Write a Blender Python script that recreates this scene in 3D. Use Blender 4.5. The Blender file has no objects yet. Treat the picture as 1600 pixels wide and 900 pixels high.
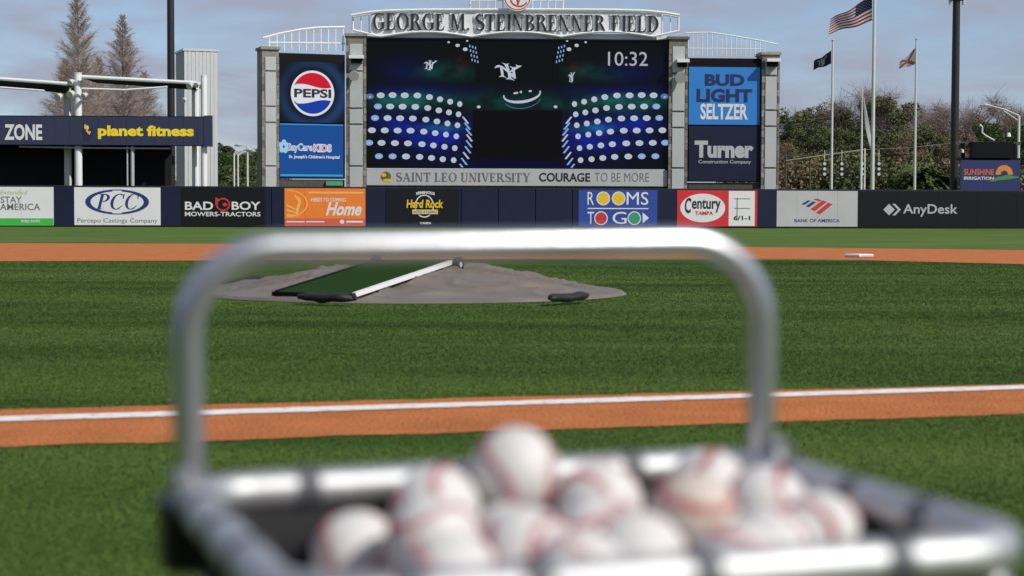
import bpy, math, random
import numpy as np
from mathutils import Vector, Matrix, noise as mnoise

random.seed(7)
SC = bpy.context.scene
COL = SC.collection
R = math.radians

# ------------------------------------------------------------------ camera
F = 2875.0                       # focal length in photo pixels (photo is 1600 wide)
CAM_H = 1.05
cd = bpy.data.cameras.new("camera")
cam = bpy.data.objects.new("camera", cd)
COL.objects.link(cam)
SC.camera = cam
cd.sensor_width = 36.0
cd.lens = 36.0 * F / 1600.0
cd.clip_start = 0.05
cd.clip_end = 6000.0
cam.location = (0, 0, CAM_H)
PITCH, ROLL = math.atan(124.0 / F), R(0.2)
cam.matrix_world = Matrix.Translation((0, 0, CAM_H)) @ Matrix.Rotation(R(90) - PITCH, 4, 'X') @ Matrix.Rotation(ROLL, 4, 'Z')
cd.dof.use_dof = True
cd.dof.focus_distance = 62.0
cd.dof.aperture_fstop = cd.lens / 16.5
M3 = cam.matrix_world.to_3x3()
RIGHT, UP, FWD = M3 @ Vector((1, 0, 0)), M3 @ Vector((0, 1, 0)), M3 @ Vector((0, 0, -1))
EYE = Vector((0, 0, CAM_H))

# ------------------------------------------------------------------ light
SUN_AZ, SUN_EL = R(126), R(40)    # azimuth from +Y towards +X
w = bpy.data.worlds.new("World")
SC.world = w
w.use_nodes = True
nt = w.node_tree
for n in list(nt.nodes):
    nt.nodes.remove(n)
out = nt.nodes.new("ShaderNodeOutputWorld")
bg = nt.nodes.new("ShaderNodeBackground")
sky = nt.nodes.new("ShaderNodeTexSky")
sky.sky_type = 'NISHITA'
sky.sun_disc = False
sky.sun_elevation = SUN_EL
sky.sun_rotation = SUN_AZ
sky.air_density = 1.0
sky.dust_density = 0.3
sky.ozone_density = 3.0
bg.inputs['Strength'].default_value = 0.10
tc = nt.nodes.new("ShaderNodeTexCoord")
sep = nt.nodes.new("ShaderNodeSeparateXYZ")
nt.links.new(tc.outputs['Generated'], sep.inputs[0])
addz = nt.nodes.new("ShaderNodeMath"); addz.operation = 'ADD'; addz.inputs[1].default_value = 0.22
nt.links.new(sep.outputs['Z'], addz.inputs[0])
comb = nt.nodes.new("ShaderNodeCombineXYZ")
for i, ax in enumerate('XY'):
    d = nt.nodes.new("ShaderNodeMath"); d.operation = 'DIVIDE'
    nt.links.new(sep.outputs[ax], d.inputs[0]); nt.links.new(addz.outputs[0], d.inputs[1])
    nt.links.new(d.outputs[0], comb.inputs[i])
cn = nt.nodes.new("ShaderNodeTexNoise")
cn.inputs['Scale'].default_value = 3.4
cn.inputs['Detail'].default_value = 4.0
cn.inputs['Roughness'].default_value = 0.52
cn.inputs['Distortion'].default_value = 0.35
nt.links.new(comb.outputs[0], cn.inputs['Vector'])
cr = nt.nodes.new("ShaderNodeValToRGB")
cr.color_ramp.elements[0].position = 0.36
cr.color_ramp.elements[0].color = (0.36, 0.36, 0.36, 1)
cr.color_ramp.elements[1].position = 0.60
cr.color_ramp.elements[1].color = (0.92, 0.92, 0.92, 1)
nt.links.new(cn.outputs['Fac'], cr.inputs[0])
cmix = nt.nodes.new("ShaderNodeMix"); cmix.data_type = 'RGBA'
cmix.inputs['B'].default_value = (3.6, 3.85, 4.8, 1)     # cloud radiance in the sky texture's own units
nt.links.new(cr.outputs[0], cmix.inputs['Factor'])
tint = nt.nodes.new("ShaderNodeMix"); tint.data_type = 'RGBA'; tint.blend_type = 'MULTIPLY'
tint.inputs['Factor'].default_value = 1.0; tint.inputs['B'].default_value = (0.90, 1.04, 1.24, 1)
nt.links.new(sky.outputs[0], tint.inputs['A']); nt.links.new(tint.outputs['Result'], cmix.inputs['A'])
nt.links.new(cmix.outputs['Result'], bg.inputs['Color'])
nt.links.new(bg.outputs[0], out.inputs[0])

sd = bpy.data.lights.new("sun", 'SUN')
sd.energy = 3.9
sd.angle = R(0.6)
sd.color = (1.0, 0.95, 0.87)
sun = bpy.data.objects.new("sun", sd)
COL.objects.link(sun)
SUN_DIR = Vector((math.sin(SUN_AZ) * math.cos(SUN_EL), math.cos(SUN_AZ) * math.cos(SUN_EL), math.sin(SUN_EL)))
sun.rotation_euler = SUN_DIR.to_track_quat('Z', 'Y').to_euler()
sun.location = (40, 0, 60)

SC.view_settings.view_transform = 'Standard'
SC.view_settings.look = 'None'
SC.view_settings.exposure = 0.0
SC.view_settings.gamma = 1.0
SC.view_settings.use_curve_mapping = False
SC.render.engine = 'CYCLES'
SC.cycles.max_bounces = 6
SC.cycles.use_denoising = True

# ------------------------------------------------------------------ geometry helpers
def ray(px, py):
    return FWD + RIGHT * ((px - 800) / F) + UP * ((450 - py) / F)
def at(px, py, depth):
    return EYE + ray(px, py) * depth
def on_z(px, py, z=0.0):
    r = ray(px, py)
    return EYE + r * ((z - CAM_H) / r.z)

class Frame:
    """vertical plane: x runs along it, y away from the camera, z up"""
    def __init__(s, px, depth, heading=0.0):
        p = at(px, 330, depth)
        s.o = Vector((p.x, p.y, 0)); s.a = heading
        s.x = Vector((math.cos(heading), math.sin(heading), 0)); s.y = Vector((-math.sin(heading), math.cos(heading), 0))
    def uz(s, px, py, y=0.0):
        r = ray(px, py)
        t = ((s.o + s.y * y - EYE).dot(s.y)) / r.dot(s.y)
        p = EYE + r * t
        return (p - s.o).dot(s.x), p.z
    def box(s, px0, px1, py0, py1, y=0.0):          # -> x0, x1, z0, z1 of a photo rectangle on the plane
        pm, qm = (px0 + px1) / 2, (py0 + py1) / 2
        return s.uz(px0, qm, y)[0], s.uz(px1, qm, y)[0], s.uz(pm, py1, y)[1], s.uz(pm, py0, y)[1]

class MB:
    def __init__(s):
        s.v = []; s.f = []; s.m = []; s.k = 0
    def face(s, pts, mi=0):
        b = len(s.v); s.v += [tuple(p) for p in pts]; s.f.append(tuple(range(b, b + len(pts)))); s.m.append(mi)
        return s
    def box(s, x0, x1, y0, y1, z0, z1, mi=0):
        b = len(s.v)
        s.v += [(x0, y0, z0), (x1, y0, z0), (x1, y1, z0), (x0, y1, z0), (x0, y0, z1), (x1, y0, z1), (x1, y1, z1), (x0, y1, z1)]
        for q in ((0, 1, 5, 4), (1, 2, 6, 5), (2, 3, 7, 6), (3, 0, 4, 7), (4, 5, 6, 7), (3, 2, 1, 0)):
            s.f.append(tuple(b + i for i in q)); s.m.append(mi)
        return s
    def prism(s, pts, y0, y1, mi=0, side=None):     # outline in x,z pushed from y0 (front) to y1
        n = len(pts); b = len(s.v)
        s.v += [(p[0], y0, p[1]) for p in pts] + [(p[0], y1, p[1]) for p in pts]
        s.f.append(tuple(b + i for i in range(n))); s.m.append(mi)
        s.f.append(tuple(b + n + i for i in reversed(range(n)))); s.m.append(mi if side is None else side)
        for i in range(n):
            j = (i + 1) % n
            s.f.append((b + i, b + j, b + n + j, b + n + i)); s.m.append(mi if side is None else side)
        return s
    def flat(s, polys, y, mi=0):                    # printed shapes: each one a hair in front of the last
        for p in polys:
            s.k += 1
            s.face([(q[0], y - 0.0012 * (s.k % 7), q[1]) for q in p], mi)
        return s
    def tube(s, path, r, n=8, mi=0, closed=False, caps=True):
        path = [Vector(p) for p in path]; m = len(path); rr = r if isinstance(r, (list, tuple)) else [r] * m
        rings = []; prev = None
        for i, p in enumerate(path):
            if closed: t = path[(i + 1) % m] - path[i - 1]
            else: t = path[min(i + 1, m - 1)] - path[max(i - 1, 0)]
            t.normalize()
            if prev is None:
                a = Vector((0, 0, 1)) if abs(t.z) < 0.9 else Vector((1, 0, 0))
                u = t.cross(a).normalized()
            else:
                u = (prev - t * prev.dot(t)).normalized()
            prev = u; v = t.cross(u); b = len(s.v)
            for k in range(n):
                q = 2 * math.pi * k / n
                s.v.append(tuple(p + (u * math.cos(q) + v * math.sin(q)) * rr[i]))
            rings.append(b)
        for i in range(m if closed else m - 1):
            a, c = rings[i], rings[(i + 1) % m]
            for k in range(n):
                l = (k + 1) % n
                s.f.append((a + k, a + l, c + l, c + k)); s.m.append(mi)
        if caps and not closed:
            s.f.append(tuple(rings[0] + k for k in reversed(range(n)))); s.m.append(mi)
            s.f.append(tuple(rings[-1] + k for k in range(n))); s.m.append(mi)
        return s
    def mesh(s, name, mats, smooth=False):
        me = bpy.data.meshes.new(name)
        me.from_pydata(s.v, [], s.f)
        mats = mats if isinstance(mats, (list, tuple)) else [mats]
        for m in mats: me.materials.append(m)
        if len(mats) > 1: me.polygons.foreach_set('material_index', s.m)
        if smooth: me.polygons.foreach_set('use_smooth', [True] * len(me.polygons))
        me.update()
        return me
    def build(s, name, mats, parent=None, smooth=False):
        return link(name, s.mesh(name, mats, smooth), parent)

def link(name, me, parent=None):
    o = bpy.data.objects.new(name, me); COL.objects.link(o); o.parent = parent
    return o
def tag(o, label=None, cat=None, group=None, kind=None):
    if label: o['label'] = label
    if cat: o['category'] = cat
    if group: o['group'] = group
    if kind: o['kind'] = kind
    return o
def thing(name, label, cat, loc=(0, 0, 0), rz=0.0, group=None):
    o = bpy.data.objects.new(name, None); COL.objects.link(o)
    o.empty_display_size = 0.2
    o.location = loc; o.rotation_euler = (0, 0, rz)
    return tag(o, label, cat, group)
def fthing(name, fr, label, cat, group=None):
    return thing(name, label, cat, fr.o, fr.a, group)
def bevel(o, wd, seg=2):
    m = o.modifiers.new("bevel", 'BEVEL'); m.width = wd; m.segments = seg; m.limit_method = 'ANGLE'
    return o

# ------------------------------------------------------------------ materials
def lin(r, g, b):
    f = lambda c: (c / 255) / 12.92 if c / 255 <= 0.04045 else ((c / 255 + 0.055) / 1.055) ** 2.4
    return (f(r), f(g), f(b), 1)
def mat(name, col, rough=0.6, metal=0.0, vary=0.12, scale=4.0, bump=0.0, bscale=30.0, coord='Object', stretch=(1, 1, 1), spec=None):
    m = bpy.data.materials.new(name); m.use_nodes = True
    t = m.node_tree; b = t.nodes['Principled BSDF']
    col = tuple(col[:3]) + (1,)
    b.inputs['Roughness'].default_value = rough; b.inputs['Metallic'].default_value = metal
    if spec is not None: b.inputs['Specular IOR Level'].default_value = spec
    c = t.nodes.new('ShaderNodeTexCoord'); mp = t.nodes.new('ShaderNodeMapping')
    mp.inputs['Scale'].default_value = stretch
    if coord == 'World':
        g = t.nodes.new('ShaderNodeNewGeometry'); t.links.new(g.outputs['Position'], mp.inputs[0])
    else: t.links.new(c.outputs[coord], mp.inputs[0])
    n = t.nodes.new('ShaderNodeTexNoise'); n.inputs['Scale'].default_value = scale; n.inputs['Detail'].default_value = 5
    t.links.new(mp.outputs[0], n.inputs[0])
    mx = t.nodes.new('ShaderNodeMix'); mx.data_type = 'RGBA'
    mx.inputs['A'].default_value = tuple(x * (1 - vary) for x in col[:3]) + (1,)
    mx.inputs['B'].default_value = tuple(min(1, x * (1 + vary)) for x in col[:3]) + (1,)
    t.links.new(n.outputs[0], mx.inputs['Factor']); t.links.new(mx.outputs['Result'], b.inputs['Base Color'])
    if bump:
        n2 = t.nodes.new('ShaderNodeTexNoise'); n2.inputs['Scale'].default_value = bscale; n2.inputs['Detail'].default_value = 4
        t.links.new(mp.outputs[0], n2.inputs[0])
        bp = t.nodes.new('ShaderNodeBump'); bp.inputs['Strength'].default_value = bump; bp.inputs['Distance'].default_value = 0.02
        t.links.new(n2.outputs[0], bp.inputs['Height']); t.links.new(bp.outputs[0], b.inputs['Normal'])
    return m
def emit(name, col, k=1.0, vary=0.0):
    m = mat(name, (0.002, 0.002, 0.0025), 0.6, spec=0.04)
    b = m.node_tree.nodes['Principled BSDF']
    b.inputs['Emission Color'].default_value = tuple(col[:3]) + (1,); b.inputs['Emission Strength'].default_value = k
    return m
def emit_attr(name, k=1.0):
    m = mat(name, (0.002, 0.002, 0.0025), 0.6, spec=0.04)
    t = m.node_tree; a = t.nodes.new('ShaderNodeAttribute'); a.attribute_name = 'pixels'
    t.links.new(a.outputs['Color'], t.nodes['Principled BSDF'].inputs['Emission Color'])
    t.nodes['Principled BSDF'].inputs['Emission Strength'].default_value = k
    return m

WHITE = mat("white_paint", (0.74, 0.74, 0.73), 0.45, vary=0.06)
STEEL_W = mat("white_steel", (0.78, 0.78, 0.78), 0.4, vary=0.05)
NAVY = mat("navy_vinyl", (0.007, 0.011, 0.036), 0.6, vary=0.35, scale=0.9, bump=0.5, bscale=1.3, spec=0.25)
NAVY2 = mat("navy_sheet_metal", (0.030, 0.034, 0.075), 0.5, vary=0.15, scale=2)
BLACK = mat("black_paint", (0.006, 0.006, 0.007), 0.6, vary=0.3, spec=0.12)
VOID = mat("black_netting", (0.006, 0.006, 0.007), 0.9, vary=0.4, scale=12)
DARKSTEEL = mat("bronze_pole_paint", (0.014, 0.012, 0.010), 0.5, vary=0.2)
GREY = mat("grey_panel", (0.44, 0.45, 0.45), 0.6, vary=0.10, scale=1.2, bump=0.1)
STONE = mat("tan_stone", (0.20, 0.185, 0.155), 0.85, vary=0.45, scale=5, bump=0.5, bscale=8)
_t = STONE.node_tree; _b = _t.nodes['Principled BSDF']; _src = _b.inputs['Base Color'].links[0].from_socket
_o = _t.nodes.new('ShaderNodeObjectInfo'); _h = _t.nodes.new('ShaderNodeHueSaturation'); _m = _t.nodes.new('ShaderNodeMapRange')
_m.inputs['To Min'].default_value = 0.55; _m.inputs['To Max'].default_value = 1.5; _t.links.new(_o.outputs['Random'], _m.inputs[0]); _t.links.new(_m.outputs[0], _h.inputs['Value'])
_t.links.new(_src, _h.inputs['Color']); _t.links.new(_h.outputs[0], _b.inputs['Base Color'])
MORTAR = mat("dark_joint", (0.07, 0.07, 0.065), 0.8)
GALV = mat("galvanised_sheet", (0.58, 0.60, 0.60), 0.5, 0.0, vary=0.08, scale=1)
CONC = mat("pale_concrete_pole", (0.62, 0.61, 0.57), 0.7, vary=0.1)

# ------------------------------------------------------------------ lettering
_tc = {}
def text_faces(s, bold=0.0):
    key = (s, bold)
    if key in _tc: return _tc[key]
    cu = bpy.data.curves.new("t", 'FONT'); cu.body = s; cu.offset = bold; cu.resolution_u = 3
    ob = bpy.data.objects.new("t", cu); COL.objects.link(ob)
    dg = bpy.context.evaluated_depsgraph_get()
    me = bpy.data.meshes.new_from_object(ob.evaluated_get(dg))
    v = [(q.co.x, q.co.y) for q in me.vertices]; f = [tuple(p.vertices) for p in me.polygons]
    bpy.data.objects.remove(ob); bpy.data.curves.remove(cu); bpy.data.meshes.remove(me)
    _tc[key] = (v, f)
    return v, f
def text(mb, s, box, y, bold=0.0, shear=0.0, mi=0, arc=0.0):
    v, f = text_faces(s, bold)
    v = [(a + shear * b, b) for a, b in v]
    x0 = min(a for a, b in v); x1 = max(a for a, b in v); y0 = min(b for a, b in v); y1 = max(b for a, b in v)
    bx0, bx1, bz0, bz1 = box
    k = len(mb.v)
    for a, b in v:
        u = (a - x0) / (x1 - x0)
        mb.v.append((bx0 + u * (bx1 - bx0), y, bz0 + (b - y0) / (y1 - y0) * (bz1 - bz0) + arc * (1 - (2 * u - 1) ** 2)))
    for q in f:
        mb.f.append(tuple(k + i for i in q)); mb.m.append(mi)

def sweep2(path, ws):
    L, Rr = [], []
    n = len(path)
    for i, (x, y) in enumerate(path):
        a = path[max(i - 1, 0)]; b = path[min(i + 1, n - 1)]
        dx, dy = b[0] - a[0], b[1] - a[1]; d = math.hypot(dx, dy) or 1
        wd = ws[i] if isinstance(ws, (list, tuple)) else ws
        L.append((x - dy / d * wd / 2, y + dx / d * wd / 2)); Rr.append((x + dy / d * wd / 2, y - dx / d * wd / 2))
    return L + Rr[::-1]
def arcp(cx, cy, rx, ry, a0, a1, n=14):
    return [(cx + rx * math.cos(R(a0 + (a1 - a0) * i / n)), cy + ry * math.sin(R(a0 + (a1 - a0) * i / n))) for i in range(n + 1)]
def crescent(cx, cy, rx, ry, irx, iry, a0, a1, icx=None):
    return arcp(cx, cy, rx, ry, a0, a1) + arcp(cx if icx is None else icx, cy, irx, iry, a1, a0)
def rect(x0, x1, y0, y1): return [(x0, y0), (x1, y0), (x1, y1), (x0, y1)]
def ell(cx, cy, rx, ry=None, n=24): return arcp(cx, cy, rx, rx if ry is None else ry, 0, 360 - 360 / n, n - 1)
def ring(cx, cy, rx, ry, k, n=28):          # elliptical outline as quads, no overlap
    o = []
    for i in range(n):
        a, b = 2 * math.pi * i / n, 2 * math.pi * (i + 1) / n
        o.append([(cx + rx * math.cos(a), cy + ry * math.sin(a)), (cx + rx * math.cos(b), cy + ry * math.sin(b)),
                  (cx + (rx - k) * math.cos(b), cy + (ry - k) * math.sin(b)), (cx + (rx - k) * math.cos(a), cy + (ry - k) * math.sin(a))])
    return o
TT, tt, SV = 0.18, 0.07, 0.08
def stem(x, wd=TT, top=True, bot=True):
    o = [rect(x, x + wd, 0, 1)]
    if bot: o.append(rect(x - SV, x + wd + SV, 0, 0.05))
    if top: o.append(rect(x - SV, x + wd + SV, 0.95, 1))
    return o
def serif_glyph(c):
    b = 0.08
    if c == ' ': return [], 0.32
    if c == '.': return [ell(0.12, 0.08, 0.09, 0.09, 10)], 0.26
    if c == 'I': return stem(b), 0.36
    if c in 'EFL':
        o = stem(b)
        if c != 'F': o += [rect(b + TT, 0.58, 0, 0.06), [(0.58, 0), (0.66, 0.26), (0.62, 0.26), (0.50, 0.06)]]
        if c != 'L': o += [rect(b + TT, 0.56, 0.94, 1), [(0.56, 1), (0.61, 0.74), (0.575, 0.74), (0.48, 0.94)], rect(b + TT, 0.46, 0.49, 0.55), rect(0.43, 0.47, 0.38, 0.66)]
        return o, 0.72
    if c == 'T': return stem(0.28, top=False) + [rect(0.02, 0.72, 0.94, 1), [(0.02, 1), (0.0, 0.72), (0.04, 0.72), (0.12, 0.94)], [(0.72, 1), (0.74, 0.72), (0.70, 0.72), (0.62, 0.94)]], 0.78
    if c == 'D': return stem(b) + [crescent(b + 0.2, 0.5, 0.52, 0.5, 0.33, 0.44, -90, 90)], 0.88
    if c == 'B': return stem(b) + [crescent(b + 0.22, 0.75, 0.33, 0.25, 0.17, 0.19, -90, 90), crescent(b + 0.22, 0.26, 0.4, 0.26, 0.22, 0.2, -90, 90)], 0.76
    if c in 'RP':
        o = stem(b) + [crescent(b + 0.22, 0.74, 0.36, 0.26, 0.19, 0.2, -90, 90)]
        if c == 'R': o += [[(0.36, 0.5), (0.54, 0.5), (0.84, 0.0), (0.64, 0.0)], rect(0.62, 0.9, 0, 0.05)]
        return o, 0.86 if c == 'R' else 0.72
    if c == 'O': return [crescent(0.46, 0.5, 0.44, 0.52, 0.26, 0.47, 90, 270), crescent(0.46, 0.5, 0.44, 0.52, 0.26, 0.47, -90, 90)], 0.94
    if c in 'CG':
        o = [crescent(0.46, 0.5, 0.44, 0.52, 0.26, 0.47, 60, 300)]
        o += [[(0.66, 0.96), (0.76, 1.0), (0.76, 0.68), (0.72, 0.68)]]
        if c == 'G': o += [rect(0.62, 0.80, 0.06, 0.44), rect(0.54, 0.88, 0.42, 0.47)]
        else: o += [[(0.66, 0.05), (0.8, 0.25), (0.77, 0.27), (0.6, 0.1)]]
        return o, 0.92 if c == 'G' else 0.86
    if c == 'S':
        p = arcp(0.34, 0.75, 0.24, 0.21, 30, 250, 10) + arcp(0.34, 0.26, 0.25, 0.23, 80, -150, 12)
        n = len(p); ws = [0.06 + 0.15 * math.sin(math.pi * i / (n - 1)) ** 1.5 for i in range(n)]
        return [sweep2(p, ws), rect(0.52, 0.56, 0.70, 1.0), rect(0.08, 0.12, 0.0, 0.30)], 0.68
    if c == 'N': return [rect(0.10, 0.10 + tt, 0, 1), rect(0.66, 0.66 + tt, 0, 1), [(0.06, 1), (0.24, 1), (0.73, 0), (0.60, 0)], rect(0.0, 0.26, 0, 0.05), rect(0.54, 0.86, 0.95, 1)], 0.9
    if c == 'M': return [rect(0.10, 0.10 + tt, 0, 1), rect(0.78, 0.96, 0, 1), [(0.06, 1), (0.26, 1), (0.55, 0.1), (0.47, 0)], [(0.84, 1), (0.78, 1), (0.47, 0), (0.53, 0.05)], rect(0, 0.26, 0, 0.05), rect(0.70, 1.04, 0, 0.05)], 1.1
    if c == 'A': return [[(0.40, 1), (0.48, 1), (0.16, 0), (0.09, 0)], [(0.38, 1), (0.50, 1), (0.82, 0), (0.62, 0)], rect(0.22, 0.66, 0.30, 0.36), rect(0, 0.26, 0, 0.05), rect(0.54, 0.90, 0, 0.05)], 0.92
    if c == 'V': return [[(0.08, 1), (0.28, 1), (0.52, 0), (0.42, 0)], [(0.72, 1), (0.80, 1), (0.52, 0), (0.44, 0)], rect(0, 0.36, 0.95, 1), rect(0.62, 0.90, 0.95, 1)], 0.9
    if c == 'U': return [rect(0.10, 0.28, 0.3, 1), rect(0.64, 0.71, 0.3, 1), crescent(0.405, 0.3, 0.305, 0.32, 0.2, 0.24, 180, 360), rect(0.02, 0.36, 0.95, 1), rect(0.56, 0.79, 0.95, 1)], 0.86
    if c == 'Y': return [[(0.06, 1), (0.26, 1), (0.5, 0.45), (0.34, 0.45)], [(0.70, 1), (0.77, 1), (0.50, 0.45), (0.42, 0.45)], rect(0.33, 0.51, 0, 0.48), rect(0.24, 0.60, 0, 0.05), rect(0, 0.34, 0.95, 1), rect(0.6, 0.86, 0.95, 1)], 0.86
    return stem(b), 0.4
def serif(s, box, shear=0.0):
    x = 0; polys = []
    for c in s:
        g, a = serif_glyph(c)
        polys += [[(p[0] + x + shear * p[1], p[1]) for p in q] for q in g]; x += a + 0.03
    xs = [p[0] for q in polys for p in q]; x0, x1 = min(xs), max(xs)
    k = (box[1] - box[0]) / (x1 - x0)
    return [[(box[0] + (p[0] - x0) * k, box[2] + p[1] * (box[3] - box[2])) for p in q] for q in polys]

def ny_logo():                                   # interlocking N and Y in a unit box
    n = [[(0.02, 0.58), (0.10, 0.76), (0.20, 0.82), (0.30, 0.78), (0.22, 0.70), (0.14, 0.66)],
         [(0.20, 0.82), (0.31, 0.78), (0.71, 0.28), (0.66, 0.10)],
         [(0.22, 0.74), (0.31, 0.66), (0.31, 0.20), (0.40, 0.08), (0.27, 0.13), (0.12, 0.08), (0.22, 0.20)],
         [(0.62, 0.17), (0.71, 0.13), (0.71, 0.74), (0.80, 0.86), (0.665, 0.81), (0.53, 0.86), (0.62, 0.74)]]
    y = [[(0.30, 1.0), (0.43, 0.95), (0.56, 1.0), (0.50, 0.90), (0.54, 0.60), (0.46, 0.52), (0.38, 0.90)],
         [(0.98, 1.0), (0.86, 0.96), (0.76, 1.0), (0.80, 0.90), (0.56, 0.58), (0.50, 0.46), (0.60, 0.52), (0.92, 0.90)],
         [(0.455, 0.56), (0.555, 0.56), (0.555, 0.14), (0.66, 0.0), (0.505, 0.05), (0.35, 0.0), (0.455, 0.14)]]
    return n + y
def place(polys, cx, cz, w_, h_, rot=0.0, shear=0.0):
    o = []
    for q in polys:
        r_ = []
        for (a, b) in q:
            x = (a - 0.5) * w_ + shear * (b - 0.5) * h_; z = (b - 0.5) * h_
            r_.append((cx + x * math.cos(rot) - z * math.sin(rot), cz + x * math.sin(rot) + z * math.cos(rot)))
        o.append(r_)
    return o

# ================================================================== THE FIELD
def turf_material(name, c0, c1, blade):
    m = bpy.data.materials.new(name); m.use_nodes = True
    t = m.node_tree; b = t.nodes['Principled BSDF']
    b.inputs['Roughness'].default_value = 0.75 if not blade else 0.55
    b.inputs['Specular IOR Level'].default_value = 0.15
    g = t.nodes.new('ShaderNodeNewGeometry')
    def noise(scale, stretch, detail=4):
        mp = t.nodes.new('ShaderNodeMapping'); mp.inputs['Scale'].default_value = stretch
        t.links.new(g.outputs['Position'], mp.inputs[0])
        n = t.nodes.new('ShaderNodeTexNoise'); n.inputs['Scale'].default_value = scale; n.inputs['Detail'].default_value = detail
        t.links.new(mp.outputs[0], n.inputs[0]); return n.outputs[0]
    def mix(f, a, bb):
        x = t.nodes.new('ShaderNodeMix'); x.data_type = 'RGBA'; t.links.new(f, x.inputs['Factor'])
        for s_, v in (('A', a), ('B', bb)):
            if isinstance(v, tuple): x.inputs[s_].default_value = v
            else: t.links.new(v, x.inputs[s_])
        return x.outputs['Result']
    def ramp(f, a, bb):
        r_ = t.nodes.new('ShaderNodeMapRange'); r_.inputs['From Min'].default_value = a; r_.inputs['From Max'].default_value = bb
        t.links.new(f, r_.inputs[0]); return r_.outputs[0]
    streak = ramp(noise(1.0, (0.10, 1.0, 1), 6), 0.36, 0.64)
    patch = ramp(noise(0.35, (0.6, 1, 1)), 0.35, 0.65)
    fine = ramp(noise(26 if not blade else 40, (1, 1, 1), 3), 0.3, 0.7)
    tan = (c1[0] * 1.3, c1[1] * 1.12, c1[2] * 1.3, 1)
    a = mix(streak, c0, c1)
    a = mix(patch, a, mix(streak, c1, tan))
    dark = (c0[0] * 0.65, c0[1] * 0.65, c0[2] * 0.65, 1)
    f2 = t.nodes.new('ShaderNodeMath'); f2.operation = 'MULTIPLY'; f2.inputs[1].default_value = 0.16 if blade else 0.35
    t.links.new(fine, f2.inputs[0])
    a = mix(f2.outputs[0], a, dark)
    t.links.new(a, b.inputs['Base Color'])
    if blade:                                        # blades stand in a sward: shade them mostly by its surface
        vm = t.nodes.new('ShaderNodeVectorMath'); vm.operation = 'ADD'; vm.inputs[1].default_value = (0, 0, 7.0)
        t.links.new(g.outputs['Normal'], vm.inputs[0])
        vn = t.nodes.new('ShaderNodeVectorMath'); vn.operation = 'NORMALIZE'; t.links.new(vm.outputs[0], vn.inputs[0])
        t.links.new(vn.outputs[0], b.inputs['Normal'])
    if not blade:
        bp = t.nodes.new('ShaderNodeBump'); bp.inputs['Strength'].default_value = 0.6; bp.inputs['Distance'].default_value = 0.03
        t.links.new(noise(30, (1, 1, 1), 4), bp.inputs['Height']); t.links.new(bp.outputs[0], b.inputs['Normal'])
    return m
G0, G1 = (0.040, 0.094, 0.008, 1), (0.100, 0.168, 0.022, 1)
TURF = turf_material("mown_turf", G0, G1, False)
BLADE = turf_material("grass_blade", (0.027, 0.076, 0.0065, 1), (0.060, 0.130, 0.013, 1), True)

gm = MB(); gm.face([(-2500, -300, 0), (2500, -300, 0), (2500, 4000, 0), (-2500, 4000, 0)])
ground = gm.build("ground", TURF); tag(ground, kind='structure')

DIRT = mat("infield_clay", (0.54, 0.185, 0.060), 0.9, vary=0.38, scale=2.2, bump=1.0, bscale=45, coord='World', spec=0.1)
# grain of the clay
_t = DIRT.node_tree; _b = _t.nodes['Principled BSDF']
_src = _b.inputs['Base Color'].links[0].from_socket
_g = _t.nodes.new('ShaderNodeNewGeometry'); _n = _t.nodes.new('ShaderNodeTexNoise'); _n.inputs['Scale'].default_value = 55; _n.inputs['Detail'].default_value = 2
_t.links.new(_g.outputs['Position'], _n.inputs[0])
_r = _t.nodes.new('ShaderNodeMapRange'); _r.inputs['From Min'].default_value = 0.35; _r.inputs['From Max'].default_value = 0.7; _r.inputs['To Max'].default_value = 0.55
_t.links.new(_n.outputs[0], _r.inputs[0])
_x = _t.nodes.new('ShaderNodeMix'); _x.data_type = 'RGBA'; _x.inputs['B'].default_value = (0.30, 0.105, 0.042, 1)
_t.links.new(_r.outputs[0], _x.inputs['Factor']); _t.links.new(_src, _x.inputs['A']); _t.links.new(_x.outputs['Result'], _b.inputs['Base Color'])

def line_pts(a, b, ext, n=160, wob=0.0, seed=0):
    p, q = on_z(*a), on_z(*b); d = (q - p); L = d.length; d.normalize(); nrm = Vector((-d.y, d.x, 0))
    o = []
    for i in range(n + 1):
        s_ = -ext + (L + 2 * ext) * i / n
        w_ = wob * mnoise.noise(Vector((s_ * 1.7, seed, 0))) + wob * 0.6 * mnoise.noise(Vector((s_ * 7.0, seed + 5, 0)))
        o.append(p + d * s_ + nrm * w_)
    return o
def strip(name, lower, upper, z, m):
    mb = MB(); n = len(lower)
    mb.v = [(p.x, p.y, z) for p in lower] + [(p.x, p.y, z) for p in upper]
    for i in range(n - 1): mb.f.append((i, i + 1, n + i + 1, n + i)); mb.m.append(0)
    return mb.build(name, m)
near_lo = line_pts((0, 700), (1600, 648), 14, n=700, wob=0.06, seed=1)
near_hi = line_pts((0, 641), (1600, 601), 14, n=700, wob=0.05, seed=2)
o = strip("base_path", near_lo, near_hi, 0.004, DIRT); tag(o, kind='structure')
CHALK = mat("chalk", (0.78, 0.75, 0.71), 0.9, vary=0.10, scale=9, coord='World')
_t = CHALK.node_tree; _b = _t.nodes['Principled BSDF']; _src = _b.inputs['Base Color'].links[0].from_socket
_g = _t.nodes.new('ShaderNodeNewGeometry'); _n = _t.nodes.new('ShaderNodeTexNoise'); _n.inputs['Scale'].default_value = 14; _n.inputs['Detail'].default_value = 6
_t.links.new(_g.outputs['Position'], _n.inputs[0])
_r = _t.nodes.new('ShaderNodeMapRange'); _r.inputs['From Min'].default_value = 0.52; _r.inputs['From Max'].default_value = 0.72; _r.inputs['To Max'].default_value = 0.75
_t.links.new(_n.outputs[0], _r.inputs[0])
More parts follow.
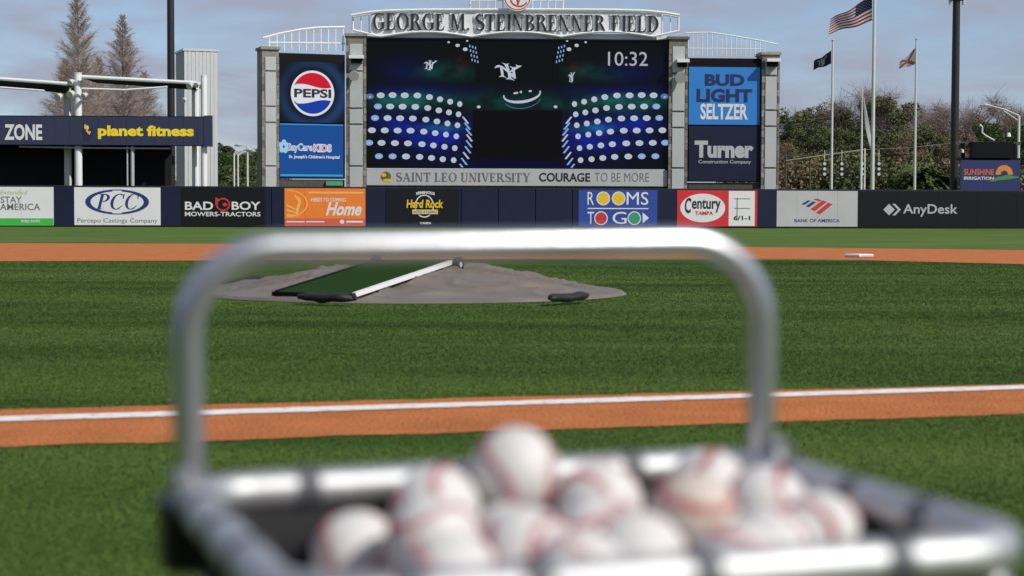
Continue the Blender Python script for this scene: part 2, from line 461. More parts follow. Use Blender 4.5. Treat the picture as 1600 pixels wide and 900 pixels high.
_x = _t.nodes.new('ShaderNodeMix'); _x.data_type = 'RGBA'; _x.inputs['B'].default_value = (0.50, 0.24, 0.12, 1)      # clay showing through the powder
_t.links.new(_r.outputs[0], _x.inputs['Factor']); _t.links.new(_src, _x.inputs['A']); _t.links.new(_x.outputs['Result'], _b.inputs['Base Color'])
c_lo = line_pts((0, 661.0), (1600, 610.0), 14, n=900, wob=0.014, seed=3)
c_hi = line_pts((0, 653.0), (1600, 603.8), 14, n=900, wob=0.014, seed=4)
tag(strip("foul_line", c_lo, c_hi, 0.009, CHALK), kind='structure')

near_edge = [(-700, 409), (-300, 409), (0, 408.5), (300, 407.5), (600, 406), (900, 404.6), (1190, 404.5), (1342, 406.5), (1600, 413), (1900, 423), (2300, 440)]
far_edge = [(-700, 379.5), (-300, 379.5), (0, 380), (300, 381), (600, 382.5), (900, 384), (1190, 386.3), (1342, 388), (1600, 391), (1900, 396), (2300, 404)]
def resample(pts, n, wob, seed):
    xs = np.linspace(pts[0][0], pts[-1][0], n); ys = np.interp(xs, [p[0] for p in pts], [p[1] for p in pts])
    o = []
    for x, y in zip(xs, ys):
        p = on_z(x, y); p.y += wob * mnoise.noise(Vector((p.x * 0.8, seed, 0))); o.append(p)
    return o
ne, fe = resample(near_edge, 150, 0.12, 11), resample(far_edge, 150, 0.25, 12)
tag(strip("infield_dirt", ne, fe, 0.004, DIRT), kind='structure')

# grass blades where the camera stands close enough to see them
MC = on_z(640, 458); MC.y += 0.05                       # mound centre
def build_grass():
    rng = np.random.default_rng(3)
    def lin_y(pts):
        xs = np.array([p.x for p in pts]); ys = np.array([p.y for p in pts]); k = np.argsort(xs); return xs[k], ys[k]
    lo, hi, fn = lin_y(near_lo), lin_y(near_hi), lin_y(ne)
    P = []
    for d0, d1, dens in ((4.3, 7, 11000), (7, 10, 8000), (10, 14, 5200), (14, 19, 3200), (19, 26, 1800), (26, 38, 900)):
        hw0, hw1 = d0 * 0.30 + 1.0, d1 * 0.30 + 1.0
        n = int((d1 - d0) * (hw0 + hw1) * dens)
        y = rng.uniform(d0, d1, n); x = rng.uniform(-hw1, hw1, n)
        k = np.abs(x) < y * 0.30 + 1.0
        x, y = x[k], y[k]
        a, b, c = np.interp(x, *lo), np.interp(x, *hi), np.interp(x, *fn)
        jit = rng.exponential(0.035, len(x))
        k = ((y < a + jit) | (y > b - jit)) & (y < c + 0.02) & (np.hypot(x - MC.x, y - MC.y) > 2.55)
        P.append(np.stack([x[k], y[k]], 1))
    P = np.concatenate(P); n = len(P)
    d = P[:, 1]
    wd = np.maximum(0.0026, d * 0.00034) * rng.uniform(0.7, 1.3, n)
    h = rng.uniform(0.005, 0.009, n) * (1 + 0.12 * np.sin(P[:, 1] * 2.1 + 0.4 * P[:, 0]))
    az = rng.uniform(0, np.pi, n); la = rng.uniform(0, 2 * np.pi, n); le = rng.uniform(0.0, 0.9, n) * h
    v = np.zeros((n, 3, 3), np.float32)
    v[:, 0, 0] = P[:, 0] - np.cos(az) * wd; v[:, 0, 1] = P[:, 1] - np.sin(az) * wd
    v[:, 1, 0] = P[:, 0] + np.cos(az) * wd; v[:, 1, 1] = P[:, 1] + np.sin(az) * wd
    v[:, 2, 0] = P[:, 0] + np.cos(la) * le; v[:, 2, 1] = P[:, 1] + np.sin(la) * le; v[:, 2, 2] = h
    me = bpy.data.meshes.new("grass"); me.vertices.add(n * 3); me.loops.add(n * 3); me.polygons.add(n)
    me.vertices.foreach_set('co', v.reshape(-1))
    me.loops.foreach_set('vertex_index', np.arange(n * 3, dtype=np.int32))
    me.polygons.foreach_set('loop_start', np.arange(0, n * 3, 3, dtype=np.int32))
    me.update(calc_edges=True); me.materials.append(BLADE)
    tag(link("grass", me), "short mown green grass of the infield", "grass", kind='stuff')
    print("blades", n)
build_grass()

# ------------------------------------------------------------------ pitcher's mound under its cover
FR = on_z(556, 461, 0.085); side = Vector((0.475, 0.88, 0)); front = Vector((-0.88, 0.475, 0))
PL, PW, RISE = 2.13, 1.10, 0.31
def pz(x): return 0.10 + RISE * x / PL
TARP = mat("grey_vinyl_cover", (0.165, 0.138, 0.112), 0.5, vary=0.5, scale=1.5, bump=0.35, bscale=3, coord='World', stretch=(0.6, 1.5, 1))
def mound_z(dx, dy):
    r = math.hypot(dx, dy)
    t = max(0.0, min(1.0, (2.55 - r) / 1.9))
    return 0.02 + 0.25 * t * t * (3 - 2 * t)
mb = MB(); NR, NA = 60, 240
for i in range(NR + 1):
    for j in range(NA):
        a = 2 * math.pi * j / NA
        rim = 2.68 + 0.03 * mnoise.noise(Vector((math.cos(a) * 3, math.sin(a) * 3, 0)))
        r = rim * i / NR; dx, dy = r * math.cos(a), r * math.sin(a)
        z = mound_z(dx, dy) + 0.022
        wv = mnoise.noise(Vector((dx * 1.1 + dy * 0.5, dy * 2.6 - dx * 0.8, 3.0)))
        wv2 = mnoise.noise(Vector((dx * 0.7 - dy * 0.9 + 4, dy * 1.7 + dx * 0.5, 7.0)))
        fd = max(0.0, min(1.0, (0.97 - i / NR) * 5))
        z += fd * (0.050 * (1 - abs(wv)) ** 12 + 0.045 * (1 - abs(wv2)) ** 14) + 0.006 * fd * mnoise.noise(Vector((dx * 4, dy * 4, 1)))
        # pressed down where the pitching platform rests on it
        qx, qy = dx + MC.x - FR.x, dy + MC.y - FR.y
        sx, sy = qx * 0.475 + qy * 0.88, -qx * 0.88 + qy * 0.475
        if -0.3 < sx < PL + 0.25 and -0.25 < sy < PW + 0.25:
            out_ = max(0, -sx - 0.05, sx - PL, -sy, sy - PW)
            z = min(z, pz(min(PL, max(0, sx))) - 0.075 + out_ * 1.2)
        if i == NR: z = 0.006
        mb.v.append((dx, dy, z))
for i in range(NR):
    for j in range(NA):
        k = (j + 1) % NA
        mb.f.append((i * NA + j, i * NA + k, (i + 1) * NA + k, (i + 1) * NA + j)); mb.m.append(0)
o = mb.build("mound_cover", TARP, smooth=True); o.location = (MC.x, MC.y, 0)
tag(o, "grey vinyl cover draped over the pitcher's mound", "mound cover")
def tarp_h(x, y): return mound_z(x - MC.x, y - MC.y) + 0.05

RUBBER = mat("black_rubber", (0.012, 0.012, 0.013), 0.6, vary=0.3, scale=9, bump=0.4)
def sandbag(p0, p1, r, label):
    a, b = Vector(p0), Vector(p1); d = b - a; L = d.length
    t = thing("sandbag", label, "sandbag", (a.x, a.y, 0), math.atan2(d.y, d.x), "black weights holding the mound cover")
    mb = MB(); n = 14; zz = max(tarp_h(a.x, a.y), tarp_h(b.x, b.y)) - 0.02
    path, rr = [], []
    for i in range(n + 1):
        u = i / n; path.append((L * u, 0.02 * math.sin(u * 7), zz + r * 0.7 + 0.008 * math.sin(u * 11)))
        rr.append(r * (0.35 + 0.65 * min(1, 6 * min(u, 1 - u) + 0.05)) * (1 + 0.08 * math.sin(u * 19)))
    mb.tube(path, rr, 10)
    for i, q in enumerate(mb.v): mb.v[i] = (q[0], q[1] * 1.4, zz + (q[2] - zz) * 0.85)
    mb.build("sack", RUBBER, t, smooth=True)
    mb = MB()
    for u in (0.03, 0.97): mb.tube([(L * u - 0.02, 0, zz + r * 0.7), (L * u + 0.02, 0, zz + r * 0.7)], r * 0.5, 8)
    mb.build("tie", DARKSTEEL, t)
sandbag(on_z(466, 472, 0.03), on_z(556, 474, 0.03), 0.06, "long black sandbag in front of the green pitching platform")
sandbag(on_z(860, 467, 0.08), on_z(918, 462, 0.08), 0.055, "dark sandbag lying alone at the right end of the mound cover")
sandbag(on_z(345, 443, 0.06), on_z(414, 437, 0.06), 0.055, "black sandbag on the mound cover's far left edge")

# portable pitching platform
t = thing("pitching_platform", "tilted green turf pitching platform with white side rail, standing on the mound cover", "platform",
          (FR.x, FR.y, 0), math.atan2(side.y, side.x))
# local: x up the slope, y to the left
TURFMAT = mat("green_turf_mat", (0.020, 0.050, 0.012), 0.95, vary=0.25, scale=20, bump=0.6, bscale=120, spec=0.05)
mb = MB(); b0 = len(mb.v)
for x in (0, PL):
    for y in (0.05, PW - 0.05):
        mb.v += [(x, y, pz(x)), (x, y, pz(x) - 0.03)]
mb.f += [(0, 2, 6, 4), (1, 5, 7, 3), (0, 4, 5, 1), (2, 3, 7, 6), (0, 1, 3, 2), (4, 6, 7, 5)]; mb.m += [0] * 6
mb.build("deck", TURFMAT, t)
for y0, y1 in ((0.0, 0.048), (PW - 0.048, PW)):
    mb = MB(); mb.v = []
    for x in (0, PL):
        for y in (y0, y1): mb.v += [(x, y, pz(x) + 0.012), (x, y, pz(x) - 0.040)]
    mb.f = [(0, 2, 6, 4), (1, 5, 7, 3), (0, 4, 5, 1), (2, 3, 7, 6), (0, 1, 3, 2), (4, 6, 7, 5)]; mb.m = [0] * 6
    mb.build("side_rail", WHITE if y0 == 0 else BLACK, t)
MB().box(-0.06, -0.002, 0, PW, 0.04, 0.10).build("front_edge", BLACK, t)
mb = MB(); mb.prism([(0.3, pz(0.3) - 0.042), (0.3, pz(0.3) - 0.06), (1.1, pz(1.1) - 0.105), (PL, pz(PL) - 0.075), (PL, pz(PL) - 0.042)], 0.012, 0.036); mb.build("underside_shade_panel", BLACK, t)  # black panel standing in for the shadow wedge under the raised rail
for y in (0.06, PW - 0.06):
    MB().tube([(PL - 0.06, y, pz(PL) - 0.06), (PL - 0.05, y, 0.20)], 0.022, 8).build("leg", BLACK, t)
for y in (-0.04, PW + 0.04):
    c = MB(); c.tube([(PL + 0.07, y - 0.035, pz(PL) - 0.04), (PL + 0.07, y + 0.035, pz(PL) - 0.04)], 0.085, 20)
    wh = c.build("wheel", RUBBER, t)
    MB().tube([(PL + 0.07, y - 0.04, pz(PL) - 0.04), (PL + 0.07, y + 0.04, pz(PL) - 0.04)], 0.035, 12).build("hub", GREY, wh)
MB().tube([(PL + 0.07, -0.04, pz(PL) - 0.04), (PL + 0.07, PW + 0.04, pz(PL) - 0.04)], 0.014, 8).build("axle", BLACK, t)

# second base
p = on_z(1342, 402)
t = thing("base", "white second base bag sitting on the orange infield dirt", "base", (p.x, p.y, 0.004), R(16.6 + 20))
s_ = 0.235
bevel(MB().box(-s_, s_, -s_, s_, 0.0, 0.07).build("bag", mat("base_canvas", (0.78, 0.77, 0.76), 0.6, vary=0.08), t), 0.03, 3)
MB().box(-s_ + 0.05, s_ - 0.05, -s_ - 0.006, -s_ + 0.004, 0.03, 0.05).build("strap", GREY, t)

# ================================================================== OUTFIELD WALL
WL, WR = at(0, 350, 97.3), at(1600, 350, 105.4)
wa = math.atan2(WR.y - WL.y, WR.x - WL.x)
class WallFrame(Frame):
    def __init__(s):
        s.o = Vector((WL.x, WL.y, 0)); s.a = wa
        s.x = Vector((math.cos(wa), math.sin(wa), 0)); s.y = Vector((-math.sin(wa), math.cos(wa), 0))
WF = WallFrame()
WALL_H = 2.2
wall = fthing("outfield_wall", WF, "navy padded outfield wall carrying the row of advertising banners", "wall")
x0 = WF.uz(-260, 330)[0]; x1 = WF.uz(1860, 330)[0]; PWD = 2.06
me = None; k = int((x1 - x0) / PWD) + 1
for i in range(k):
    if me is None:
        mb = MB().box(0.012, PWD - 0.012, 0, 0.14, 0.03, WALL_H - 0.06); me = mb.mesh("panel", NAVY)
    p = link("panel", me, wall); p.location = (x0 + i * PWD, 0, 0); bevel(p, 0.03, 2)
MB().box(x0, x1, 0.14, 0.30, 0.0, WALL_H - 0.05).build("backing_wall", BLACK, wall)
MB().box(x0, x1, -0.015, 0.32, WALL_H - 0.055, WALL_H).build("top_rail", mat("rail_cap", (0.016, 0.020, 0.034), 0.5), wall)
MB().box(x0, x1, -0.03, 0.14, 0.0, 0.028).build("kick_strip", BLACK, wall)

VW = mat("white_banner_vinyl", (0.68, 0.68, 0.68), 0.5, vary=0.05, scale=1, bump=0.5, bscale=1.2)
VPALE = mat("pale_grey_banner_vinyl", (0.44, 0.445, 0.45), 0.45, vary=0.12, scale=0.9)
VBLACK = mat("black_banner_vinyl", (0.005, 0.006, 0.008), 0.6, vary=0.2, spec=0.2)
VORANGE = mat("orange_banner_vinyl", (0.80, 0.20, 0.025), 0.5, vary=0.12, scale=1.2, bump=0.5, bscale=1.2)
VRED = mat("red_banner_vinyl", (0.58, 0.018, 0.025), 0.5, vary=0.08, bump=0.5, bscale=1.2)
VBLUE = mat("blue_banner_vinyl", (0.018, 0.055, 0.30), 0.5, vary=0.1, bump=0.5, bscale=1.2)
I_NAVY = mat("dark_blue_ink", (0.012, 0.028, 0.16), 0.5); I_GREY = mat("grey_ink", (0.13, 0.13, 0.14), 0.6)
I_LG = mat("light_grey_ink", (0.42, 0.42, 0.42), 0.6); I_GREEN = mat("green_ink", (0.05, 0.42, 0.06), 0.5)
I_RED = mat("red_ink", (0.50, 0.03, 0.03), 0.5); I_YEL = mat("yellow_ink", (0.72, 0.46, 0.02), 0.5)
I_PEACH = mat("peach_ink", (0.86, 0.42, 0.10), 0.5); I_BLACK = mat("black_ink", (0.012, 0.012, 0.014), 0.5)
I_TEAL = mat("green_teal_ink", (0.03, 0.28, 0.16), 0.5); I_CREAM = mat("cream_ink", (0.62, 0.50, 0.24), 0.5)
I_PINK = mat("coral_ink", (0.62, 0.10, 0.07), 0.5); I_LIME = mat("lime_ink", (0.36, 0.42, 0.14), 0.5)
BY = -0.012
def wb(a, b, c, d): return WF.box(a, b, c, d)
def banner(label, px0, px1, m, top=None, bot=None, cols=3):
    t = fthing("banner", WF, label, "banner", "advertising banners on the outfield wall")
    a, b = WF.uz(px0, 325)[0], WF.uz(px1, 325)[0]
    z0, z1 = 0.10, WALL_H - 0.09
    for i in range(cols):
        g = (b - a) / cols
        MB().box(a + i * g + 0.004, a + (i + 1) * g - 0.004, BY, BY + 0.010, z0, z1).build("sheet", m, t)
    return t
def dec(t, name, m, polys=None, txt=None, y=BY - 0.004):
    if polys and name in ("footer_print", "underline", "red_stripes", "blue_stripes", "panel_lines"):
        for q in polys: MB().flat([q], y).build(name.rstrip('s') if name.endswith('s') else name, m, t)
    elif polys: MB().flat(polys, y).build(name, m, t)
    for q in (txt or []):                            # each word a part of its own
        mb = MB(); text(mb, q[0], q[1], y, *(q[2:])); mb.build(name, m, t)
Zb = lambda py, px: WF.uz(px, py)[1]

t = banner("white banner with grey capitals and a green strip, at the left end", -70, 84, VW)
dec(t, "green_strip", I_GREEN, [rect(*[*WF.box(-69.5, 83.5, 341, 352.5)])])
dec(t, "lettering", I_GREY, None, [("STAY", wb(1, 34, 307, 317), 0.012), ("AMERICA", wb(0, 63, 318, 328.5), 0.012)])
dec(t, "script", I_LIME, None, [("Extended", wb(0, 43, 297, 304), 0.0, 0.25)])
dec(t, "small_lettering", VW, None, [("stay.com", wb(33, 62, 343, 349), 0.01)], BY - 0.012)

t = banner("white banner with blue italic letters inside a blue oval", 116, 251, VW)
a, b, c, d = wb(133, 233, 296, 335)
dec(t, "oval", I_NAVY, [crescent((a + b) / 2, (c + d) / 2, (b - a) / 2, (d - c) / 2, (b - a) / 2 - 0.28, (d - c) / 2 - 0.10, 100, 260), crescent((a + b) / 2, (c + d) / 2, (b - a) / 2, (d - c) / 2, (b - a) / 2 - 0.28, (d - c) / 2 - 0.10, -80, 80)] + [crescent((a + b) / 2, (c + d) / 2, (b - a) / 2, (d - c) / 2, (b - a) / 2 - 0.05, (d - c) / 2 - 0.05, 75, 105), crescent((a + b) / 2, (c + d) / 2, (b - a) / 2, (d - c) / 2, (b - a) / 2 - 0.05, (d - c) / 2 - 0.05, 255, 285)])
dec(t, "lettering", I_NAVY, serif("PCC", wb(150, 218, 303, 327), 0.25))
dec(t, "small_lettering", I_GREY, None, [("Percepo Castings Company", wb(121, 246, 341, 350), 0.004)])

t = banner("black banner with white wide letters and a red emblem", 283, 414, VBLACK)
dec(t, "lettering", VW, None, [("BAD", wb(289, 333, 315, 328), 0.02), ("BOY", wb(362, 407, 315, 328), 0.02), ("MOWERS-TRACTORS", wb(289, 407, 331, 338), 0.016)])
a, b, c, d = wb(337, 360, 309, 330)
dec(t, "emblem", I_RED, ring((a + b) / 2, (c + d) / 2, (b - a) / 2, (d - c) / 2, 0.09, 14) + [rect(a - 0.02, a + 0.12, c + 0.3, d), ell((a + b) / 2 + 0.1, (c + d) / 2, 0.13, 0.1, 8)])

t = banner("orange banner with a pale round swirl and white script", 444.5, 571, VORANGE, cols=4)
dec(t, "red_strip", I_PINK, [rect(*wb(445, 570.5, 341.5, 353.5))])
a, b, c, d = wb(447, 481, 296, 340)
dec(t, "swirl", I_PEACH, [crescent(a, (c + d) / 2, b - a, (d - c) / 2, b - a - 0.07, (d - c) / 2 - 0.06, -88, 88)] + [sweep2([(a + 0.02, c + 0.15 + i * 0.26), (a + 0.55, c + 0.1 + i * 0.16), (a + 0.75, (c + d) / 2 + 0.05 + i * 0.1), (a + 0.45, d - 0.3 - i * 0.02)], 0.10) for i in range(3)])
dec(t, "lettering", VW, None, [("Home", wb(509, 565, 316, 337), 0.03, 0.35), ("HERE'S TO COMING", wb(486, 540, 309, 315), 0.02)])
dec(t, "small_lettering", I_PEACH, [rect(*wb(482, 567, 299.5, 302.5))])
dec(t, "footer_print", VW, [ell(*[(wb(531, 538, 343, 350)[0] + 0.12), Zb(346.5, 534), 0.12, 0.12, 12]), rect(*wb(541, 567, 345, 348)), rect(*wb(447, 476, 345.5, 347.5)), rect(*wb(478, 507, 345.5, 347.5))], y=BY - 0.014)

t = banner("very dark banner with a round gold and white emblem", 606, 716, mat("dark_green_banner_vinyl", (0.006, 0.008, 0.011), 0.6, spec=0.2), cols=2)
a, b, c, d = wb(648, 678, 304, 340)
dec(t, "ring", VW, ring((a + b) / 2, (c + d) / 2, (b - a) / 2, (d - c) / 2, 0.06))
dec(t, "lettering", I_YEL, None, [("Hard Rock", wb(635, 692, 312, 325), 0.035, 0.1)], BY - 0.05)
dec(t, "ribbon", I_CREAM, [rect(*wb(644, 684, 327.5, 334.5))], y=BY - 0.055)
dec(t, "ribbon_lettering", I_NAVY, None, [("HOTEL & CASINO", wb(646, 682, 329, 333), 0.0)], BY - 0.06)
dec(t, "top_lettering", VW, None, [("SEMINOLE", wb(650, 679, 300.5, 305), 0.04, 0.0, 0, 0.07), ("TAMPA", wb(656, 674, 347, 350.5), 0.03)])

t = banner("blue banner with white capitals and coloured discs for letters", 904, 1027, VBLUE)
W_ = []
dec(t, "lettering", VW, None, [("R", wb(918, 928, 300, 320), 0.0), ("MS", wb(979, 1013, 300, 320), 0.0), ("T", wb(918, 928, 331, 350), 0.0), ("G", wb(957, 979, 331, 350), 0.0)])
def disc(px, py, r_px): z = WF.uz(px, py); k = r_px * 0.0354; return z[0], z[1], k
for (px, py, m) in ((942.5, 310, I_YEL), (966.5, 310, I_YEL), (939, 341, I_RED), (991, 341, I_TEAL)):
    u, z, r_ = disc(px, py, 10)
    dec(t, "letter_ring", VW, ring(u, z, r_ + 0.03, r_ + 0.03, 0.06)); dec(t, "letter_disc", m, [ell(u, z, r_ - 0.02)])
dec(t, "underline", VW, [rect(*wb(918, 1013, 325, 326.6)), [WF.uz(1004, 332), WF.uz(1014, 340.5), WF.uz(1004, 349)]])

t = banner("red banner with black script in a white oval beside a white panel", 1058, 1183, VRED)
u, z = WF.uz(1098, 325); u1 = WF.uz(1133, 325)[0]
dec(t, "oval", VW, [ell(u, z, u1 - u, 0.80, 40)])
dec(t, "lettering", I_BLACK, None, [("C", wb(1070, 1080, 309, 333), 0.02, 0.1), ("entury", wb(1081, 1126, 311, 332), 0.018)], BY - 0.02)
dec(t, "small_lettering", I_RED, None, [("TAMPA", wb(1086, 1114, 330, 336), 0.02)], BY - 0.02)
dec(t, "white_panel", VW, [rect(*wb(1138.5, 1179, 298.5, 353))], y=BY - 0.006)
dec(t, "panel_lines", I_GREY, [rect(*wb(1151, 1152.2, 309, 345)), rect(*wb(1147, 1172, 310, 311)), rect(*wb(1147, 1172, 325, 326))], y=BY - 0.016)
dec(t, "panel_lettering", I_BLACK, None, [("6/1-1", wb(1146, 1172, 337, 344), 0.03)], BY - 0.016)

t = banner("pale grey banner with a red and blue striped flag emblem", 1213.5, 1340, VPALE, cols=4)
def quad(*pp): return [WF.uz(*q) for q in pp]
dec(t, "red_stripes", I_RED, [quad((1266, 327), (1273, 330), (1292, 315.5), (1285, 313)), quad((1275, 332), (1281, 335), (1301, 319), (1294, 316.5)), quad((1270, 311), (1277, 310), (1284, 313), (1280, 315))])
dec(t, "blue_stripes", I_NAVY, [quad((1252, 319), (1257, 320), (1267, 313.5), (1262, 313)), quad((1259, 322), (1263.5, 324), (1275, 316), (1270, 314.5))])
dec(t, "lettering", I_NAVY, None, [("BANK OF AMERICA", wb(1241, 1312, 342, 347.5), 0.02)])

t = banner("long black banner with a white double diamond and white letters, right end", 1341, 1830, VBLACK, cols=8)
dec(t, "lettering", I_LG, None, [("AnyDesk", wb(1411, 1496, 319, 338.5), 0.012)])
dec(t, "diamond_emblem", I_LG, [quad((1380, 327.5), (1389, 318.5), (1398, 327.5), (1389, 336.5)), quad((1394, 318.5), (1398.5, 318.5), (1407.5, 327.5), (1398.5, 336.5), (1394, 336.5), (1403, 327.5))])

# ================================================================== SCOREBOARD
MF = Frame(808, 108.0, R(3)); LF = Frame(546, 107.4, R(20)); RF = Frame(1058, 108.5, R(4))
board = fthing("scoreboard", MF, "huge scoreboard with stone pillars, dark video screen and white arched sign", "scoreboard")
def fmat(fr): return Matrix.Translation(fr.o) @ Matrix.Rotation(fr.a, 4, 'Z')
def part(mb, name, m, fr, root, rootfr, parent=None, smooth=False):
    """mesh made in fr's coordinates, hung under root (or under a part of it)"""
    T = fmat(rootfr).inverted() @ fmat(fr)
    for i, q in enumerate(mb.v): mb.v[i] = tuple(T @ Vector(q))
    return mb.build(name, m, parent or root, smooth)
def bpart(mb, name, m, fr=MF, parent=None): return part(mb, name, m, fr, board, MF, parent)

def pillar(fr, px0, px1, ytop, joints, depth=1.5, lamp=None, yb=300):
    a, b, _, z1 = fr.box(px0, px1, ytop, ytop + 2)
    mb = MB().box(a, b, -0.25, depth, 0, z1)
    p = bpart(mb, "pillar", STONE, fr)
    wd = b - a; i0, i1 = a + wd * 0.17, b - wd * 0.17
    zs = [fr.uz((px0 + px1) / 2, y)[1] for y in joints] + [0.2]
    for k in range(len(zs) - 1):
        bevel(bpart(MB().box(i0, i1, -0.31, -0.245, zs[k + 1] + 0.05, zs[k] - 0.05), "inset_panel", GREY, fr, p), 0.02, 1)
    # stone blocks framing the inset, alternating long and short
    z = 0.1; k = 0
    while z < z1 - 0.5:
        for s0, s1 in ((a - 0.012, i0 - (0.03 if k % 2 else 0.07)), (i1 + (0.03 if k % 2 else 0.07), b + 0.012)):
            bpart(MB().box(s0, s1, -0.275, -0.05, z + 0.015, z + 0.385), "stone_block", STONE, fr, p)
        z += 0.4; k += 1
    bpart(MB().box(a - 0.08, b + 0.08, -0.36, depth + 0.1, z1, z1 + 0.16), "capstone", STONE, fr, p)
    if lamp:
        for (lx0, lx1, ly0, ly1, rnd) in lamp:
            u0, u1, w0, w1 = fr.box(lx0, lx1, ly0, ly1)
            if rnd:
                mb = MB(); c = ((u0 + u1) / 2, (w0 + w1) / 2); r_ = (u1 - u0) / 2
                mb.tube([(c[0], -0.95, c[1] - 0.12), (c[0], -0.8, c[1] - 0.06), (c[0], -0.5, c[1] + 0.08), (c[0], -0.3, c[1] + 0.1)], [r_, r_ * 0.95, r_ * 0.5, 0.06], 14)
                bpart(mb, "floodlight", mat("lamp_glass", (0.50, 0.46, 0.46), 0.3), fr, p)
            else:
                bpart(MB().box(u0, u1, -0.9, -0.3, w0, w1), "lamp_shelf", WHITE, fr, p)
                bpart(MB().box(u0 + 0.1, u1 - 0.1, -0.7, -0.31, w0 - 0.25, w0 - 0.01), "lamp_bracket", BLACK, fr, p)
    return p
pillar(LF, 408, 434, 78, (88, 112, 167, 192, 260), depth=1.1)
pillar(MF, 541, 572, 57, (68, 112, 170, 195, 260), lamp=((546, 569, 88, 93, False), (546, 562, 108, 127, True)))
pillar(MF, 1045, 1074, 62, (72, 115, 175, 200, 263), lamp=((1055, 1074, 94, 99, False), (1051, 1069, 112, 128, True)))
pillar(RF, 1190, 1217, 86, (96, 119, 173, 198, 263), lamp=((1194, 1215, 93, 98, False),))

# main screen
a, b, c, d = MF.box(573, 1044, 61, 263)
scr = bpart(MB().box(a, b, 0, 1.2, c, d), "video_screen", BLACK)
def pixel_sheet(name, fr, box, nx, ny, func, m, y, parent):
    mb = MB(); x0, x1, z0, z1 = box; cols = []
    for j in range(ny + 1):
        for i in range(nx + 1):
            mb.v.append((x0 + (x1 - x0) * i / nx, y, z0 + (z1 - z0) * j / ny)); cols.append(func(i / nx, 1 - j / ny))
    for j in range(ny):
        for i in range(nx):
            q = j * (nx + 1) + i; mb.f.append((q, q + 1, q + nx + 2, q + nx + 1)); mb.m.append(0)
    o = bpart(mb, name, m, fr, parent)
    at_ = o.data.color_attributes.new('pixels', 'FLOAT_COLOR', 'POINT')
    at_.data.foreach_set('color', np.array([tuple(q) + (1,) for q in cols], np.float32).reshape(-1))
    return o
def screen_px(u, v):
    px, py = 573 + u * 471, 61 + v * 202
    m = px if px < 808 else 1616 - px              # both halves mirror each other
    n = mnoise.noise(Vector((px * 0.03, py * 0.05, 0.3))); n2 = mnoise.noise(Vector((px * 0.09, py * 0.13, 2.3)))
    g = lambda cx, cy, sx, sy: math.exp(-((m - cx) / sx) ** 2 - ((py - cy) / sy) ** 2)
    r_, gg, bb = 0.0030, 0.0045, 0.0055
    k = 0.7 + 0.8 * n + 0.4 * n2
    blue = (g(680, 213, 60, 24) + 0.7 * g(630, 195, 40, 18)) * max(0.15, k)
    teal = (g(640, 160, 55, 12) + 0.8 * g(690, 200, 30, 6) + 0.35 * g(690, 112, 40, 12) + 0.3 * g(780, 160, 60, 14)) * max(0.15, k)
    r_ += 0.003 * blue + 0.006 * teal + 0.02 * g(716, 100, 12, 14) * max(0, n2 + .3); gg += 0.010 * blue + 0.10 * teal; bb += 0.22 * blue + 0.085 * teal
    bb += 0.03 * g(630, 110, 40, 18) + 0.035 * g(808, 258, 120, 6) + 0.05 * g(640, 143, 90, 9)
    if m > 737 and py > 172: r_, gg, bb = 0.003, 0.003, 0.004 + 0.03 * max(0, (py - 248) / 14)
    if m > 742 and py < 130: r_, gg, bb = 0.0028, 0.0042, 0.0048
    return (r_, gg, bb)
SCREEN = emit_attr("led_screen", 1.0)
pixel_sheet("screen_picture", MF, (a + 0.05, b - 0.05, c + 0.05, d - 0.05), 200, 90, screen_px, SCREEN, -0.02, scr)
rows = [[(85, 335), (165, 327), (253, 325), (343, 327), (436, 328), (526, 340), (604, 356), (679, 374), (750, 391)],
        [(145, 409), (235, 409), (327, 410), (421, 412), (513, 420), (595, 438), (670, 453), (741, 467)],
        [(123, 494), (216, 495), (309, 496), (403, 498), (499, 506), (581, 520), (659, 535), (733, 548)],
        [(100, 585), (195, 586), (290, 587), (386, 588), (484, 595), (568, 606), (648, 617), (724, 630)],
        [(80, 677), (171, 678), (270, 680), (367, 682), (470, 688), (555, 697), (637, 707), (713, 717)],
        [(152, 777), (253, 778), (352, 779), (453, 782), (541, 790), (624, 799), (705, 806)]]
E_W = emit("screen_white", (0.46, 0.52, 0.60), 1.0); E_B = emit("screen_pale_blue", (0.25, 0.38, 0.66), 1.0); E_D = emit("screen_dim", (0.10, 0.15, 0.30), 1.0)
E_C = emit("screen_core", (0.36, 0.42, 0.55), 1.0)
PXM = 108 / F
_dots = {}
for ri, row in enumerate(rows):
    for (cx, cy) in row:
        px, py = 560 + cx / 4.735, 80 + cy / 4.735
        rx = round((6.9 - 0.0060 * max(0, cx - 380)) * PXM * 0.88, 2); rz = 4.9 * PXM * 0.90
        dim = 2 if (cx < 100 and ri < 2) else (1 if (cx < 160 and ri != 3) or (ri == 5 and cx < 260) else 0)
        if (rx, dim) not in _dots:
            q = MB(); q.flat([ell(0, 0, rx, rz, 18)], -0.03, 0); q.flat([ell(0.02, -0.02, rx * 0.36, rz * 0.36, 10)], -0.034, 1)
            _dots[(rx, dim)] = q.mesh("light_dot", [(E_W, E_B, E_D)[dim], E_C])
        for s_ in (0, 1):
            u, z = MF.uz(px if not s_ else 1616 - px, py)
            link("light_dot", _dots[(rx, dim)], scr).location = (u, 0, z)
mb = MB()
for k in range(9):                                   # slanted light bars on the inner edges
    y = 183 + k * 9.2; x = 722 + 6 * math.sin(k * 0.5)
    for s_ in (0, 1):
        q = [(x, y), (x + 2.2, y - 1), (x + 11, y + 10), (x + 8, y + 10.5)]
        MB().flat([[MF.uz(p[0] if not s_ else 1616 - p[0], p[1]) for p in q]], -0.03).build("light_bar", E_B if k % 3 else E_W, scr)
